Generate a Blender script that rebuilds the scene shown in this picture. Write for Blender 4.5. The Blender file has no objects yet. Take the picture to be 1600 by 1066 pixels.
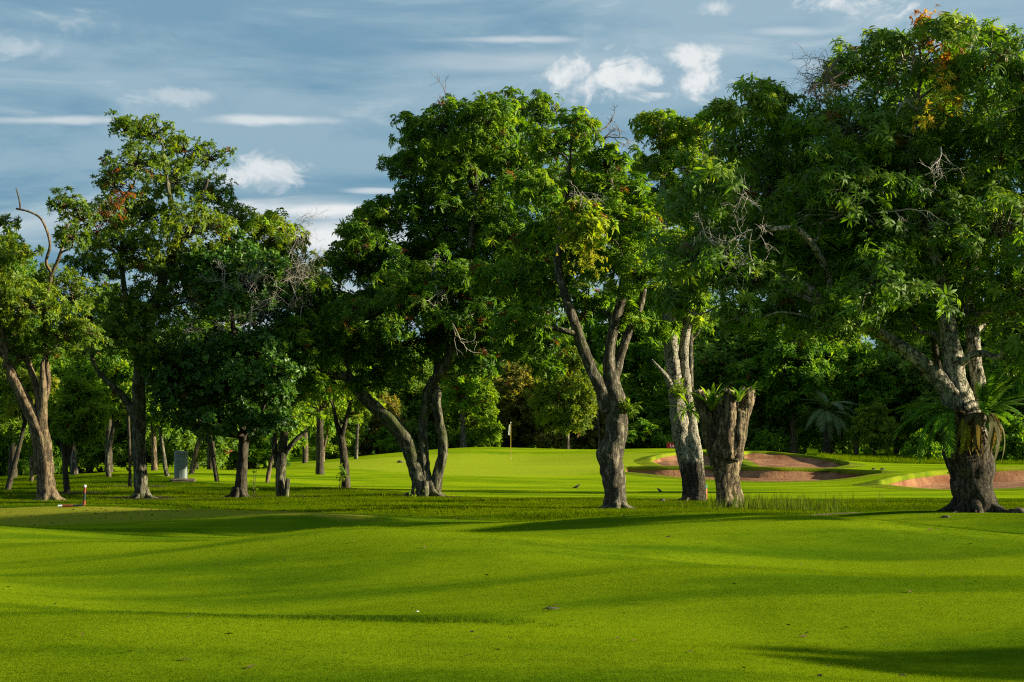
import bpy, bmesh, math, random
import numpy as np
from mathutils import Vector, Matrix, noise as mnoise

rng = np.random.default_rng(11)
random.seed(5)
S = bpy.context.scene
C = S.collection
R = math.radians

# ------------------------------------------------------------------ camera
F = 3111.0            # focal length in photograph pixels (1600 wide)
HOR = 690.0           # horizon row in the photograph
EYE = 1.5
cam_d = bpy.data.cameras.new('camera')
cam_d.sensor_width = 36.0
cam_d.lens = F / 1600.0 * 36.0
cam_d.shift_y = (HOR - 533.0) / 1600.0
cam_d.clip_start = 0.1
cam_d.clip_end = 6000.0
cam = bpy.data.objects.new('camera', cam_d)
cam.location = (0, 0, EYE)
cam.rotation_euler = (R(90), 0, 0)
C.objects.link(cam)
S.camera = cam

SUN_ELEV, SUN_AZ = 17.5, -0.5      # azimuth measured from +X (right) towards +Y (away)
SUN_STRENGTH, SKY_STRENGTH = 5.0, 0.06
EXPOSURE = 1.45

def N(nt, typ, ins=None, **attrs):
    n = nt.nodes.new(typ)
    for k, v in attrs.items():
        setattr(n, k, v)
    for k, v in (ins or {}).items():
        s = n.inputs[k]
        if isinstance(v, bpy.types.NodeSocket):
            nt.links.new(v, s)
        else:
            s.default_value = v
    return n

def mathn(nt, op, a, b=None, clamp=False):
    ins = {0: a}
    if b is not None:
        ins[1] = b
    return N(nt, 'ShaderNodeMath', ins, operation=op, use_clamp=clamp).outputs[0]

def mixc(nt, f, a, b, mode='MIX'):
    n = N(nt, 'ShaderNodeMix', {0: f, 6: a, 7: b}, data_type='RGBA', blend_type=mode)
    return n.outputs[2]

def mapr(nt, v, a, b, c=0.0, d=1.0, smooth=True):
    return N(nt, 'ShaderNodeMapRange', {0: v, 1: a, 2: b, 3: c, 4: d},
             interpolation_type='SMOOTHSTEP' if smooth else 'LINEAR').outputs[0]

def noisen(nt, vec, scale, detail=3.0, rough=0.5, dist=0.0):
    return N(nt, 'ShaderNodeTexNoise', {'Vector': vec, 'Scale': scale, 'Detail': detail,
                                       'Roughness': rough, 'Distortion': dist}).outputs[0]

def rgba(c):
    return (c[0], c[1], c[2], 1.0)

# ------------------------------------------------------------------ world: evening sky with a streaky cloud deck
def build_world():
    w = bpy.data.worlds.new('World')
    S.world = w
    w.use_nodes = True
    nt = w.node_tree
    nt.nodes.clear()
    sky = N(nt, 'ShaderNodeTexSky')
    sky.sky_type = 'NISHITA'
    sky.sun_disc = False
    sky.sun_elevation = R(SUN_ELEV)
    sky.sun_rotation = R(90.0 - SUN_AZ)
    sky.air_density = 1.0
    sky.dust_density = 0.6
    sky.ozone_density = 2.0
    tc = N(nt, 'ShaderNodeTexCoord').outputs['Generated']
    sep = N(nt, 'ShaderNodeSeparateXYZ', {0: tc})
    X, Y, Z = sep.outputs[0], sep.outputs[1], sep.outputs[2]
    Yc = mathn(nt, 'MAXIMUM', Y, 0.02)
    u = mathn(nt, 'DIVIDE', X, Yc)
    v = mathn(nt, 'DIVIDE', Z, Yc)
    front = mapr(nt, Y, 0.05, 0.3)
    # streaks: direction vector with the vertical stretched, so bands lie flat all round
    st = N(nt, 'ShaderNodeVectorMath', {0: tc, 1: (1.0, 1.0, 6.2)}, operation='MULTIPLY').outputs[0]
    n1 = noisen(nt, st, 3.1, 6.0, 0.55, 0.35)
    st2 = N(nt, 'ShaderNodeVectorMath', {0: tc, 1: (1.0, 1.0, 4.2)}, operation='MULTIPLY').outputs[0]
    n2 = noisen(nt, st2, 9.0, 8.0, 0.62, 0.9)
    nf = noisen(nt, N(nt, 'ShaderNodeVectorMath', {0: tc, 1: (1.0, 1.0, 1.7)}, operation='MULTIPLY').outputs[0], 46.0, 8.0, 0.66, 0.6)
    nb = noisen(nt, tc, 19.0, 6.0, 0.6, 0.5)
    K = 1.0 / SKY_STRENGTH / (2 ** EXPOSURE)
    def col(r, g, b):
        return (r * K, g * K, b * K, 1)
    blue = col(0.085, 0.25, 0.395)
    pale = col(0.33, 0.475, 0.565)
    white = col(0.66, 0.73, 0.76)
    f1 = mapr(nt, mathn(nt, 'ADD', mathn(nt, 'MULTIPLY', n1, 0.7), mathn(nt, 'MULTIPLY', n2, 0.3)), 0.41, 0.575)
    # higher up the deck is thicker and greyer
    hi = mapr(nt, Z, 0.12, 0.24)
    f1 = mathn(nt, 'ADD', mathn(nt, 'MULTIPLY', f1, 0.75), mathn(nt, 'MULTIPLY', hi, 0.45), True)
    deck = mixc(nt, f1, blue, pale)
    base = mixc(nt, 0.86, sky.outputs[0], deck)
    # bright thin streaks low in the sky
    lowb = mathn(nt, 'MULTIPLY', mapr(nt, Z, 0.125, 0.085), mapr(nt, n2, 0.44, 0.66))
    base = mixc(nt, mathn(nt, 'MULTIPLY', lowb, 0.75), base, white)
    mid = mathn(nt, 'MULTIPLY', mapr(nt, n2, 0.56, 0.72), 0.4)
    base = mixc(nt, mid, base, white)
    # single clouds: (px, py, half width, half height, opacity, softness)
    puffs = [(990, 124, 165, 46, 1.0, 0), (955, 118, 60, 20, .8, 0), (1025, 150, 60, 20, .95, 0), (1078, 96, 66, 34, .95, 0),
             (1345, 6, 135, 32, 1.0, 0), (1120, 12, 45, 18, .6, 0), (395, 272, 80, 36, .85, 0), (45, 75, 75, 30, .4, 0),
             (430, 188, 165, 12, .7, 1), (100, 188, 210, 11, .6, 1), (490, 328, 230, 24, 1.0, 1), (520, 372, 200, 42, 1.0, 1),
             (590, 298, 60, 7, .6, 1), (810, 62, 170, 9, .5, 1), (280, 150, 90, 18, .4, 0), (1240, 50, 110, 12, .4, 1), (820,95,260,22,.3,1)]
    tot = None
    for (px, py, a, b, op, soft) in puffs:
        u0, v0 = (px - 800) / F, (HOR - py) / F
        du = mathn(nt, 'MULTIPLY', mathn(nt, 'SUBTRACT', u, u0), F / a)
        dv = mathn(nt, 'MULTIPLY', mathn(nt, 'SUBTRACT', v, v0), F / b)
        d = mathn(nt, 'SQRT', mathn(nt, 'ADD', mathn(nt, 'MULTIPLY', du, du), mathn(nt, 'MULTIPLY', dv, dv)))
        if soft:
            nn = mathn(nt, 'MULTIPLY', mathn(nt, 'SUBTRACT', n2, 0.5), 2.2)
        else:
            nn = mathn(nt, 'ADD', mathn(nt, 'MULTIPLY', mathn(nt, 'SUBTRACT', nf, 0.5), 2.6),
                       mathn(nt, 'MULTIPLY', mathn(nt, 'SUBTRACT', nb, 0.5), 2.6))
        m = mapr(nt, mathn(nt, 'ADD', d, nn), 0.95, 0.1, 0.0, op)
        tot = m if tot is None else mathn(nt, 'MAXIMUM', tot, m)
    tot = mathn(nt, 'MULTIPLY', tot, front)
    base = mixc(nt, tot, base, col(0.82, 0.85, 0.86))
    bg = N(nt, 'ShaderNodeBackground', {0: base, 1: SKY_STRENGTH})
    out = N(nt, 'ShaderNodeOutputWorld', {0: bg.outputs[0]})
build_world()

sun_d = bpy.data.lights.new('sun', 'SUN')
sun_d.energy = SUN_STRENGTH
sun_d.angle = R(1.0)
sun_d.color = (1.0, 0.89, 0.66)
sun = bpy.data.objects.new('sun', sun_d)
C.objects.link(sun)
sv = Vector((math.cos(R(SUN_ELEV)) * math.cos(R(SUN_AZ)), math.cos(R(SUN_ELEV)) * math.sin(R(SUN_AZ)), math.sin(R(SUN_ELEV))))
sun.rotation_euler = sv.to_track_quat('Z', 'Y').to_euler()
sun.location = (60, 20, 60)

S.view_settings.view_transform = 'Standard'
S.view_settings.look = 'None'
S.view_settings.gamma = 1.0
S.view_settings.use_curve_mapping = False
S.view_settings.exposure = EXPOSURE
S.render.engine = 'CYCLES'
S.cycles.use_denoising = False
S.cycles.pixel_filter_type = 'BLACKMAN_HARRIS'
S.cycles.filter_width = 1.15
S.cycles.max_bounces = 6
S.cycles.diffuse_bounces = 3
S.cycles.glossy_bounces = 2
S.cycles.transmission_bounces = 4
S.cycles.caustics_reflective = False
S.cycles.caustics_refractive = False

# ------------------------------------------------------------------ helpers
def tag(o, label=None, cat=None, group=None, kind=None):
    if label: o['label'] = label
    if cat: o['category'] = cat
    if group: o['group'] = group
    if kind: o['kind'] = kind
    return o

def empty(name, loc, rz=0.0):
    o = bpy.data.objects.new(name, None)
    o.empty_display_size = 0.2
    o.location = loc
    o.rotation_euler = (0, 0, rz)
    C.objects.link(o)
    return o

def mesh_np(name, verts, faces_list, mat, smooth=False, tint=None):
    """faces_list: list of (n,k) int arrays."""
    me = bpy.data.meshes.new(name)
    verts = np.asarray(verts, dtype=np.float32)
    me.vertices.add(len(verts))
    me.vertices.foreach_set('co', verts.ravel())
    loops = np.concatenate([f.ravel() for f in faces_list]).astype(np.int32)
    tots = np.concatenate([np.full(len(f), f.shape[1]) for f in faces_list])
    starts = np.concatenate([[0], np.cumsum(tots)[:-1]]).astype(np.int32)
    me.loops.add(len(loops))
    me.loops.foreach_set('vertex_index', loops)
    me.polygons.add(len(starts))
    me.polygons.foreach_set('loop_start', starts)
    if smooth:
        me.polygons.foreach_set('use_smooth', np.ones(len(starts), dtype=bool))
    me.update(calc_edges=True)
    me.validate()
    if tint is not None:
        at = me.color_attributes.new('tint', 'FLOAT_COLOR', 'POINT')
        t4 = np.ones((len(verts), 4), dtype=np.float32)
        t4[:, :3] = tint
        at.data.foreach_set('color', t4.ravel())
    if mat:
        me.materials.append(mat)
    return me

def link(name, me, parent=None, loc=(0, 0, 0)):
    o = bpy.data.objects.new(name, me)
    C.objects.link(o)
    o.location = loc
    if parent is not None:
        o.parent = parent
    return o

def copy_tree(o, parent=None):
    c = o.copy()
    C.objects.link(c)
    c.parent = parent
    for ch in o.children:
        copy_tree(ch, c)
    return c

def W(px, py, Y):
    return np.array([(px - 800.0) / F * Y, Y, EYE - (py - HOR) / F * Y])

# ------------------------------------------------------------------ terrain heights
COLS = np.array([-1500, 0, 200, 300, 400, 500, 600, 740, 800, 900, 1000, 1050, 1200, 1320, 1400, 1520, 1600, 3000.])
TAB = [
 (3,   [0]*18),
 (12,  [0]*18),
 (17,  [0.0, 0, 0, 0, 0, 0.02, 0.03, 0.05, 0.05, 0.06, 0.06, 0.06, 0.05, 0.04, 0.04, 0.05, 0.06, 0.06]),
 (22,  [0.0, 0, 0, 0.01, 0.03, 0.07, 0.12, 0.16, 0.17, 0.18, 0.18, 0.18, 0.15, 0.12, 0.10, 0.12, 0.12, 0.12]),
 (28,  [0.0, -.03, -.03, 0.0, 0.09, 0.20, 0.29, 0.34, 0.35, 0.355, 0.35, 0.345, 0.27, 0.22, 0.20, 0.18, 0.16, 0.15]),
 (33,  [0.0, 0, 0, 0, 0.0, 0.03, 0.06, 0.10, 0.10, 0.11, 0.11, 0.13, 0.27, 0.32, 0.32, 0.22, 0.15, 0.1]),
 (38,  [0.08, .08, .08, 0.07, 0.04, 0.0, 0, 0, 0, 0, 0, 0, 0.01, 0.02, 0.02, 0.02, 0.02, 0.0]),
 (44,  [0.12, .12, .11, 0.06, 0.02, 0, 0, 0, 0, 0, 0, 0, 0, 0, 0, 0, 0, 0]),
 (52,  [0.06, 0.06, 0.04, 0.02] + [0]*14),
 (60,  [0.05, 0.08, 0.1, 0.1, 0.1, 0.1, 0.1, 0.08, 0.05, 0.03, 0.02, 0.02, 0, 0, 0, 0, 0.0, 0.0]),
 (75,  [0.0, 0.05, 0.42, 0.50, 0.40, 0.28, 0.2, 0.14, 0.12, 0.06, 0.0, -.02, -.04, 0.02, 0.3, 0.42, 0.5, 0.5]),
 (85,  [0.0, -.03, 0.20, 0.25, 0.25, 0.35, 0.34, 0.25, 0.22, 0.26, 0.42, 0.44, 0.42, 0.30, 0.2, 0.25, 0.3, 0.3]),
 (95,  [0.0, -.1, 0.0, 0.05, 0.1, 0.34, 0.44, 0.33, 0.29, 0.26, 0.22, 0.16, 0.12, 0.15, 0.2, 0.2, 0.2, 0.2]),
 (111, [0.0, -.1, 0.0, 0.0, 0.1, 0.30, 0.50, 0.40, 0.30, 0.45, 0.70, 0.85, 0.97, 0.42, 0.25, 0.2, 0.2, 0.2]),
 (120, [0.0, -.1, 0.0, 0.0, 0.05, 0.25, 0.55, 0.50, 0.33, 0.60, 0.95, 1.05, 0.90, 0.40, 0.27, 0.2, 0.2, 0.2]),
 (135, [0.0, 0.0, 0.0, 0.0, 0.0, 0.20, 0.74, 1.33, 1.26, 1.04, 1.06, 1.12, 0.70, 0.40, 0.38, 0.37, 0.37, 0.3]),
 (160, [0.0, 0.0, 0.0, 0.0, 0.0, 0.1, 0.2, 0.3, 0.3, 0.3, 0.3, 0.3, 0.3, 0.37, 0.37, 0.37, 0.37, 0.2]),
 (300, [0]*18), (2500, [0]*18)]
TPX = np.arange(-1500, 3001, 20.0)
TLY = np.linspace(math.log(3), math.log(2500), 520)
def _dense():
    ty = np.log(np.array([t[0] for t in TAB], float))
    rows = np.array([np.interp(TPX, COLS, t[1]) for t in TAB])
    g = np.array([np.interp(TLY, ty, rows[:, j]) for j in range(len(TPX))]).T
    def sm(a, k, ax):
        ker = np.hanning(k + 2)[1:-1]; ker /= ker.sum()
        p = [(0, 0), (0, 0)]; p[ax] = (k // 2, k // 2)
        b = np.pad(a, p, mode='edge')
        return np.apply_along_axis(lambda r: np.convolve(r, ker, 'valid'), ax, b)
    g = sm(g, 11, 0)
    g = sm(g, 7, 1)
    return g
TG = _dense()
def tz0(x, y):
    x = np.asarray(x, float); y = np.maximum(np.asarray(y, float), 3.0)
    px = np.clip(x / y * F + 800, TPX[0], TPX[-1] - 1e-3)
    ly = np.clip(np.log(y), TLY[0], TLY[-1] - 1e-6)
    fi = (ly - TLY[0]) / (TLY[1] - TLY[0]); i = fi.astype(int); a = fi - i
    fj = (px - TPX[0]) / 20.0; j = fj.astype(int); b = fj - j
    i = np.minimum(i, len(TLY) - 2); j = np.minimum(j, len(TPX) - 2)
    z = (TG[i, j] * (1 - a) + TG[i + 1, j] * a) * (1 - b) + (TG[i, j + 1] * (1 - a) + TG[i + 1, j + 1] * a) * b
    und = 0.020 * np.sin(x * 0.9 + y * 0.35 + 1.0) + 0.018 * np.sin(x * 0.45 - y * 0.8 + 2.2) + 0.012 * np.sin(x * 1.7 + y * 0.9) \
        + 0.02 * np.sin(y * 1.05 + 0.3 * x)
    und = und + 0.10 * np.sin(x * 0.62 + y * 0.6 + 0.6) + 0.014 * np.sin(x * 1.15 - y * 1.1 + 2.0) + 0.05 * np.sin(x * 0.30 - y * 0.55 + 4.0)
    fade = np.clip((y - 4) / 6, 0, 1) * np.where(y > 40, np.clip((44 - y) / 4, 0.35, 1), 1) * np.clip((70 - y) / 30, 0.15, 1)
    return z + und * fade

# bunkers: front edge / back edge distance as functions of px
BUNKERS = [
 dict(label='long narrow front bunker running below the other bunkers', px=[976, 1010, 1060, 1120, 1180, 1240, 1300, 1345, 1375],
      f=[81.5, 79.5, 77.3, 75.6, 74.5, 74.2, 75, 77, 80], b=[85.2, 85.4, 85.2, 84.6, 84.2, 84, 83.5, 82.5, 80.6], d=.45),
 dict(label='red sand bunker lobe on the left, under the small red sign', px=[1018, 1030, 1060, 1100, 1140, 1170, 1192],
      f=[103, 98, 95, 93, 91.5, 91, 92], b=[105, 109, 111, 110, 103, 95, 92.6], d=.35),
 dict(label='pale red sand bunker on the mound in front of the palm', px=[1152, 1165, 1200, 1240, 1280, 1305, 1325],
      f=[105, 99, 96, 95, 95.5, 98, 103], b=[108, 111, 111.5, 111, 109.5, 108, 104.5], d=.35),
 dict(label='wide pale bunker behind the great fern-clad tree', px=[1376, 1400, 1440, 1480, 1530, 1580, 1640, 1720, 1760],
      f=[66, 63.5, 61.5, 60.5, 60.5, 61.5, 63, 67, 71], b=[67, 70, 73, 74.5, 75.5, 76, 76, 75, 72], d=.5)]
def bunker_mask(x, y):
    """fraction 0..1 of depth weight and inside flag per bunker"""
    px = x / np.maximum(y, 3) * F + 800
    dep = np.zeros_like(x)
    for B in BUNKERS:
        f = np.interp(px, B['px'], B['f']); b = np.interp(px, B['px'], B['b'])
        ins = (px > B['px'][0]) & (px < B['px'][-1]) & (y > f + 0.05) & (y < b - 0.05)
        dep = np.where(ins, B['d'] + 0.35, dep)
    return dep
def tz(x, y):
    return tz0(x, y)
def G(px, Y):
    x = (px - 800.0) / F * Y
    return np.array([x, Y, float(tz0(x, Y))])

# ------------------------------------------------------------------ materials
def new_mat(name):
    m = bpy.data.materials.new(name)
    m.use_nodes = True
    nt = m.node_tree
    nt.nodes.clear()
    return m, nt

def finish(nt, shader, disp=None):
    N(nt, 'ShaderNodeOutputMaterial', {0: shader})

def grass_mat(name, c_dark, c_mid, c_light, fine=55.0, bump=0.6, stripe=0.0, attr=None, attr_col=None):
    m, nt = new_mat(name)
    pos = N(nt, 'ShaderNodeNewGeometry').outputs['Position']
    flat = N(nt, 'ShaderNodeVectorMath', {0: pos, 1: (1, 0.55, 1)}, operation='MULTIPLY').outputs[0]
    big = noisen(nt, flat, 0.22, 4, 0.55, 0.4)
    mid = noisen(nt, flat, 1.6, 4, 0.6, 0.3)
    fn = noisen(nt, pos, fine, 4, 0.7)
    ff = noisen(nt, pos, fine * 4.2, 2, 0.6)
    t = mathn(nt, 'ADD', mathn(nt, 'MULTIPLY', big, 0.5), mathn(nt, 'MULTIPLY', mid, 0.3))
    t = mathn(nt, 'ADD', t, mathn(nt, 'MULTIPLY', fn, 0.2))
    t = mapr(nt, t, 0.30, 0.70, smooth=False)
    c = mixc(nt, mapr(nt, t, 0.0, 0.5), rgba(c_dark), rgba(c_mid))
    c = mixc(nt, mapr(nt, t, 0.5, 1.0), c, rgba(c_light))
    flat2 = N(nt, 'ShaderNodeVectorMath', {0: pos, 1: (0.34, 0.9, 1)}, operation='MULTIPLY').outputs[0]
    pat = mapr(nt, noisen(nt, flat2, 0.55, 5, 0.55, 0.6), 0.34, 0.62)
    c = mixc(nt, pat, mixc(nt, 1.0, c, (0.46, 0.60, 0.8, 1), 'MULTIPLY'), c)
    dry = mapr(nt, noisen(nt, flat, 0.6, 5, 0.6, 0.5), 0.58, 0.75, 0, 0.35)
    c = mixc(nt, dry, c, (0.15, 0.17, 0.008, 1))
    if stripe:
        sp = N(nt, 'ShaderNodeSeparateXYZ', {0: pos})
        w = mathn(nt, 'SINE', mathn(nt, 'ADD', mathn(nt, 'MULTIPLY', sp.outputs[1], 0.95), mathn(nt, 'ADD', mathn(nt, 'MULTIPLY', sp.outputs[0], 0.10), mathn(nt, 'MULTIPLY', big, 4.0))))
        c = mixc(nt, mathn(nt, 'MULTIPLY', mapr(nt, w, -0.4, 0.4), stripe), c, mixc(nt, 1.0, c, (1.35, 1.25, 1.3, 1), 'MULTIPLY'))
    if attr:
        a = N(nt, 'ShaderNodeAttribute', attribute_name=attr).outputs['Fac']
        edge = mapr(nt, mathn(nt, 'ADD', a, mathn(nt, 'MULTIPLY', mathn(nt, 'SUBTRACT', mid, 0.5), 0.7)), 0.25, 0.75)
        var = mixc(nt, mapr(nt, fn, 0.35, 0.65), rgba([q * 0.8 for q in attr_col]), rgba(attr_col))
        c = mixc(nt, mathn(nt, 'MULTIPLY', edge, 0.85), c, var)
    h = mathn(nt, 'ADD', fn, mathn(nt, 'MULTIPLY', ff, 0.6))
    bp = N(nt, 'ShaderNodeBump', {'Strength': bump, 'Distance': 0.03, 'Height': h})
    p = N(nt, 'ShaderNodeBsdfPrincipled', {'Base Color': c, 'Roughness': 0.9, 'Specular IOR Level': 0.0, 'Normal': bp.outputs[0]})
    finish(nt, p.outputs[0])
    return m

M = {}
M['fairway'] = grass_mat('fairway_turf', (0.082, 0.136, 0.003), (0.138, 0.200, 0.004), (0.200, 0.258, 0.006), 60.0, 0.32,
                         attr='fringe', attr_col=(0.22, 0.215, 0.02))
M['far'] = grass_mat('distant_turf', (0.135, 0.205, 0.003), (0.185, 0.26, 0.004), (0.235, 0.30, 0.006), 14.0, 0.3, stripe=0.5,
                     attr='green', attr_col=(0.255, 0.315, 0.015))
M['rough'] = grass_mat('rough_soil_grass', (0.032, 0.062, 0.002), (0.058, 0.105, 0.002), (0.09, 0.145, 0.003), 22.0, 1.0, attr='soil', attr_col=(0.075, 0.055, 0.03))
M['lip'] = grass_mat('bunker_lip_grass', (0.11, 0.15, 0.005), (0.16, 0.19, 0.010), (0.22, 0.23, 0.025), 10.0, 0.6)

def leaf_mat(name, rough=0.42, transl=0.38, spec=0.4):
    m, nt = new_mat(name)
    t = N(nt, 'ShaderNodeAttribute', attribute_name='tint').outputs['Color']
    back = N(nt, 'ShaderNodeNewGeometry').outputs['Backfacing']
    c = mixc(nt, mathn(nt, 'MULTIPLY', back, 0.35), t, (0.13, 0.17, 0.04, 1))
    p = N(nt, 'ShaderNodeBsdfPrincipled', {'Base Color': c, 'Roughness': rough, 'Specular IOR Level': spec})
    tc = mixc(nt, 1.0, t, (1.9, 1.75, 0.5, 1), 'MULTIPLY')
    tr = N(nt, 'ShaderNodeBsdfTranslucent', {'Color': tc})
    mx = N(nt, 'ShaderNodeMixShader', {0: transl, 1: p.outputs[0], 2: tr.outputs[0]})
    finish(nt, mx.outputs[0])
    return m
M['leaf'] = leaf_mat('leaf_mango', 0.5, 0.40, 0.22)
M['leaf_gloss'] = leaf_mat('leaf_glossy', 0.42, 0.25, 0.30)
M['leaf_soft'] = leaf_mat('leaf_soft', 0.65, 0.45, 0.12)

def blade_mat(name, a, b, transl=0.4):
    m, nt = new_mat(name)
    r = N(nt, 'ShaderNodeObjectInfo').outputs['Random']
    pos = N(nt, 'ShaderNodeNewGeometry').outputs['Position']
    big = noisen(nt, pos, 0.7, 3)
    k = mathn(nt, 'ADD', mathn(nt, 'MULTIPLY', r, 0.5), mathn(nt, 'MULTIPLY', mapr(nt, big, 0.3, 0.7), 0.5))
    c = mixc(nt, k, rgba(a), rgba(b))
    flat2 = N(nt, 'ShaderNodeVectorMath', {0: pos, 1: (0.34, 0.9, 0)}, operation='MULTIPLY').outputs[0]
    pat = mapr(nt, noisen(nt, flat2, 0.55, 5, 0.55, 0.6), 0.34, 0.62)
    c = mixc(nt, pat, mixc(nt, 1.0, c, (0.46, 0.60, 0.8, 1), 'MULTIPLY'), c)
    p = N(nt, 'ShaderNodeBsdfPrincipled', {'Base Color': c, 'Roughness': 0.8, 'Specular IOR Level': 0.0})
    tr = N(nt, 'ShaderNodeBsdfTranslucent', {'Color': mixc(nt, 1.0, c, (1.5, 1.4, 0.4, 1), 'MULTIPLY')})
    mx = N(nt, 'ShaderNodeMixShader', {0: transl, 1: p.outputs[0], 2: tr.outputs[0]})
    finish(nt, mx.outputs[0])
    return m
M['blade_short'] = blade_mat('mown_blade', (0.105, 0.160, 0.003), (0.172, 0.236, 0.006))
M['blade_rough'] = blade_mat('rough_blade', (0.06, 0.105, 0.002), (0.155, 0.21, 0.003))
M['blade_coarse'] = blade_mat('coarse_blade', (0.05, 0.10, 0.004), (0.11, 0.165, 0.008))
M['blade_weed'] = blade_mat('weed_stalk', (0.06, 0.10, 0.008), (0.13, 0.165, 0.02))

def bark_mat(name, light, dark, moss=(0.06, 0.08, 0.02), spots=0.0, patch=0.5, mossy=0.35, ridge=1.0, scale=1.0, low=None):
    m, nt = new_mat(name)
    oc = N(nt, 'ShaderNodeTexCoord').outputs['Object']
    st = N(nt, 'ShaderNodeVectorMath', {0: oc, 1: (1, 1, 0.2)}, operation='MULTIPLY').outputs[0]
    n1 = noisen(nt, oc, 6.5 * scale, 6, 0.7, 0.5)
    n2 = noisen(nt, st, 14.0 * scale, 5, 0.7, 0.6)
    n3 = noisen(nt, oc, 1.6 * scale, 4, 0.6, 0.2)
    n4 = noisen(nt, oc, 38.0 * scale, 3, 0.6)
    k = mathn(nt, 'ADD', mathn(nt, 'MULTIPLY', n1, 0.4), mathn(nt, 'MULTIPLY', n2, 0.6))
    f = mapr(nt, k, patch - 0.07, patch + 0.05)
    c = mixc(nt, f, rgba(dark), rgba(light))
    c = mixc(nt, mapr(nt, n4, 0.3, 0.7, 0, 0.45), c, rgba([q * 0.55 for q in light]))
    c = mixc(nt, mapr(nt, n3, 0.5, 0.66, 0, mossy), c, rgba(moss))
    if low:
        oz = N(nt, 'ShaderNodeSeparateXYZ', {0: oc}).outputs[2]
        lk = mathn(nt, 'ADD', mathn(nt, 'MULTIPLY', oz, 1.0 / low), mathn(nt, 'MULTIPLY', mathn(nt, 'SUBTRACT', mathn(nt, 'ADD', n2, n3), 1.0), 1.6))
        rough_bark = mixc(nt, mapr(nt, n2, 0.42, 0.62), (0.016, 0.012, 0.008, 1), (0.085, 0.068, 0.045, 1))
        c = mixc(nt, mapr(nt, lk, 1.1, 0.75, 0, 0.92), c, rough_bark)
    h = mathn(nt, 'ADD', n2, mathn(nt, 'MULTIPLY', n4, 0.4))
    if spots > 0:
        vo = N(nt, 'ShaderNodeTexVoronoi', {'Vector': N(nt, 'ShaderNodeVectorMath', {0: oc, 1: N(nt, 'ShaderNodeTexNoise', {'Vector': oc, 'Scale': 9.0}).outputs['Color']}, operation='ADD').outputs[0], 'Scale': 6.5, 'Randomness': 1.0})
        vd = mathn(nt, 'ADD', vo.outputs['Distance'], mathn(nt, 'MULTIPLY', mathn(nt, 'SUBTRACT', n4, 0.5), 0.35))
        sp = mapr(nt, mathn(nt, 'ADD', vd, mathn(nt, 'MULTIPLY', mathn(nt, 'SUBTRACT', n1, 0.5), 0.25)), 0.40, 0.31)
        c = mixc(nt, mathn(nt, 'MULTIPLY', sp, spots), c, (0.02, 0.018, 0.012, 1))
        h = mathn(nt, 'SUBTRACT', h, mathn(nt, 'MULTIPLY', sp, 0.5))
    bp = N(nt, 'ShaderNodeBump', {'Strength': 1.0, 'Distance': 0.06 * ridge, 'Height': h})
    p = N(nt, 'ShaderNodeBsdfPrincipled', {'Base Color': c, 'Roughness': 0.9, 'Specular IOR Level': 0.15, 'Normal': bp.outputs[0]})
    finish(nt, p.outputs[0])
    return m
M['bark_brown'] = bark_mat('bark_brown', (0.24, 0.175, 0.10), (0.032, 0.023, 0.014), patch=0.52)
M['bark_grey'] = bark_mat('bark_grey', (0.27, 0.24, 0.165), (0.024, 0.019, 0.012), patch=0.555)
M['bark_moss'] = bark_mat('bark_mossy', (0.20, 0.19, 0.12), (0.022, 0.019, 0.011), moss=(0.07, 0.09, 0.018), patch=0.53, mossy=0.75)
M['bark_pale'] = bark_mat('bark_pale', (0.37, 0.335, 0.245), (0.05, 0.04, 0.026), spots=0.95, patch=0.455, mossy=0.25, low=0.95)
M['bark_big'] = bark_mat('bark_great_tree', (0.48, 0.44, 0.32), (0.03, 0.025, 0.016), spots=0.7, patch=0.50, mossy=0.5, low=1.9)
M['bark_stump'] = bark_mat('bark_stump', (0.34, 0.26, 0.15), (0.020, 0.014, 0.008), patch=0.54, mossy=0.45)
M['bark_dark'] = bark_mat('bark_dark', (0.085, 0.07, 0.045), (0.02, 0.016, 0.010), patch=0.5)
M['dead'] = bark_mat('dead_wood', (0.42, 0.38, 0.32), (0.16, 0.13, 0.10), patch=0.42, mossy=0.0)
M['deadbrown'] = bark_mat('dead_brown_wood', (0.20, 0.15, 0.11), (0.06, 0.045, 0.035), patch=0.45, mossy=0.0)
M['cutwood'] = bark_mat('cut_wood', (0.48, 0.36, 0.22), (0.22, 0.14, 0.08), patch=0.42, mossy=0.05)

def plain(name, col, rough=0.6, spec=0.3, var=0.15, scale=12.0, bump=0.2, metal=0.0):
    m, nt = new_mat(name)
    oc = N(nt, 'ShaderNodeTexCoord').outputs['Object']
    n = noisen(nt, oc, scale, 5, 0.65)
    c = mixc(nt, mapr(nt, n, 0.3, 0.7), rgba([q * (1 - var) for q in col]), rgba([min(1, q * (1 + var)) for q in col]))
    bp = N(nt, 'ShaderNodeBump', {'Strength': bump, 'Distance': 0.01, 'Height': n})
    p = N(nt, 'ShaderNodeBsdfPrincipled', {'Base Color': c, 'Roughness': rough, 'Specular IOR Level': spec, 'Metallic': metal, 'Normal': bp.outputs[0]})
    finish(nt, p.outputs[0])
    return m
M['cabinet'] = plain('cabinet_paint', (0.15, 0.185, 0.155), 0.5, 0.4, 0.08, 9.0)
M['cabinet_dark'] = plain('cabinet_recess', (0.12, 0.15, 0.13), 0.6)
M['slab'] = plain('mossy_concrete', (0.12, 0.10, 0.065), 0.95, 0.1, 0.5, 6.0, 0.8)
M['red'] = plain('red_paint', (0.26, 0.045, 0.02), 0.5)
M['white'] = plain('white_paint', (0.8, 0.8, 0.77), 0.5, 0.3, 0.04)
M['black'] = plain('black_paint', (0.025, 0.035, 0.03), 0.5)
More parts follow.
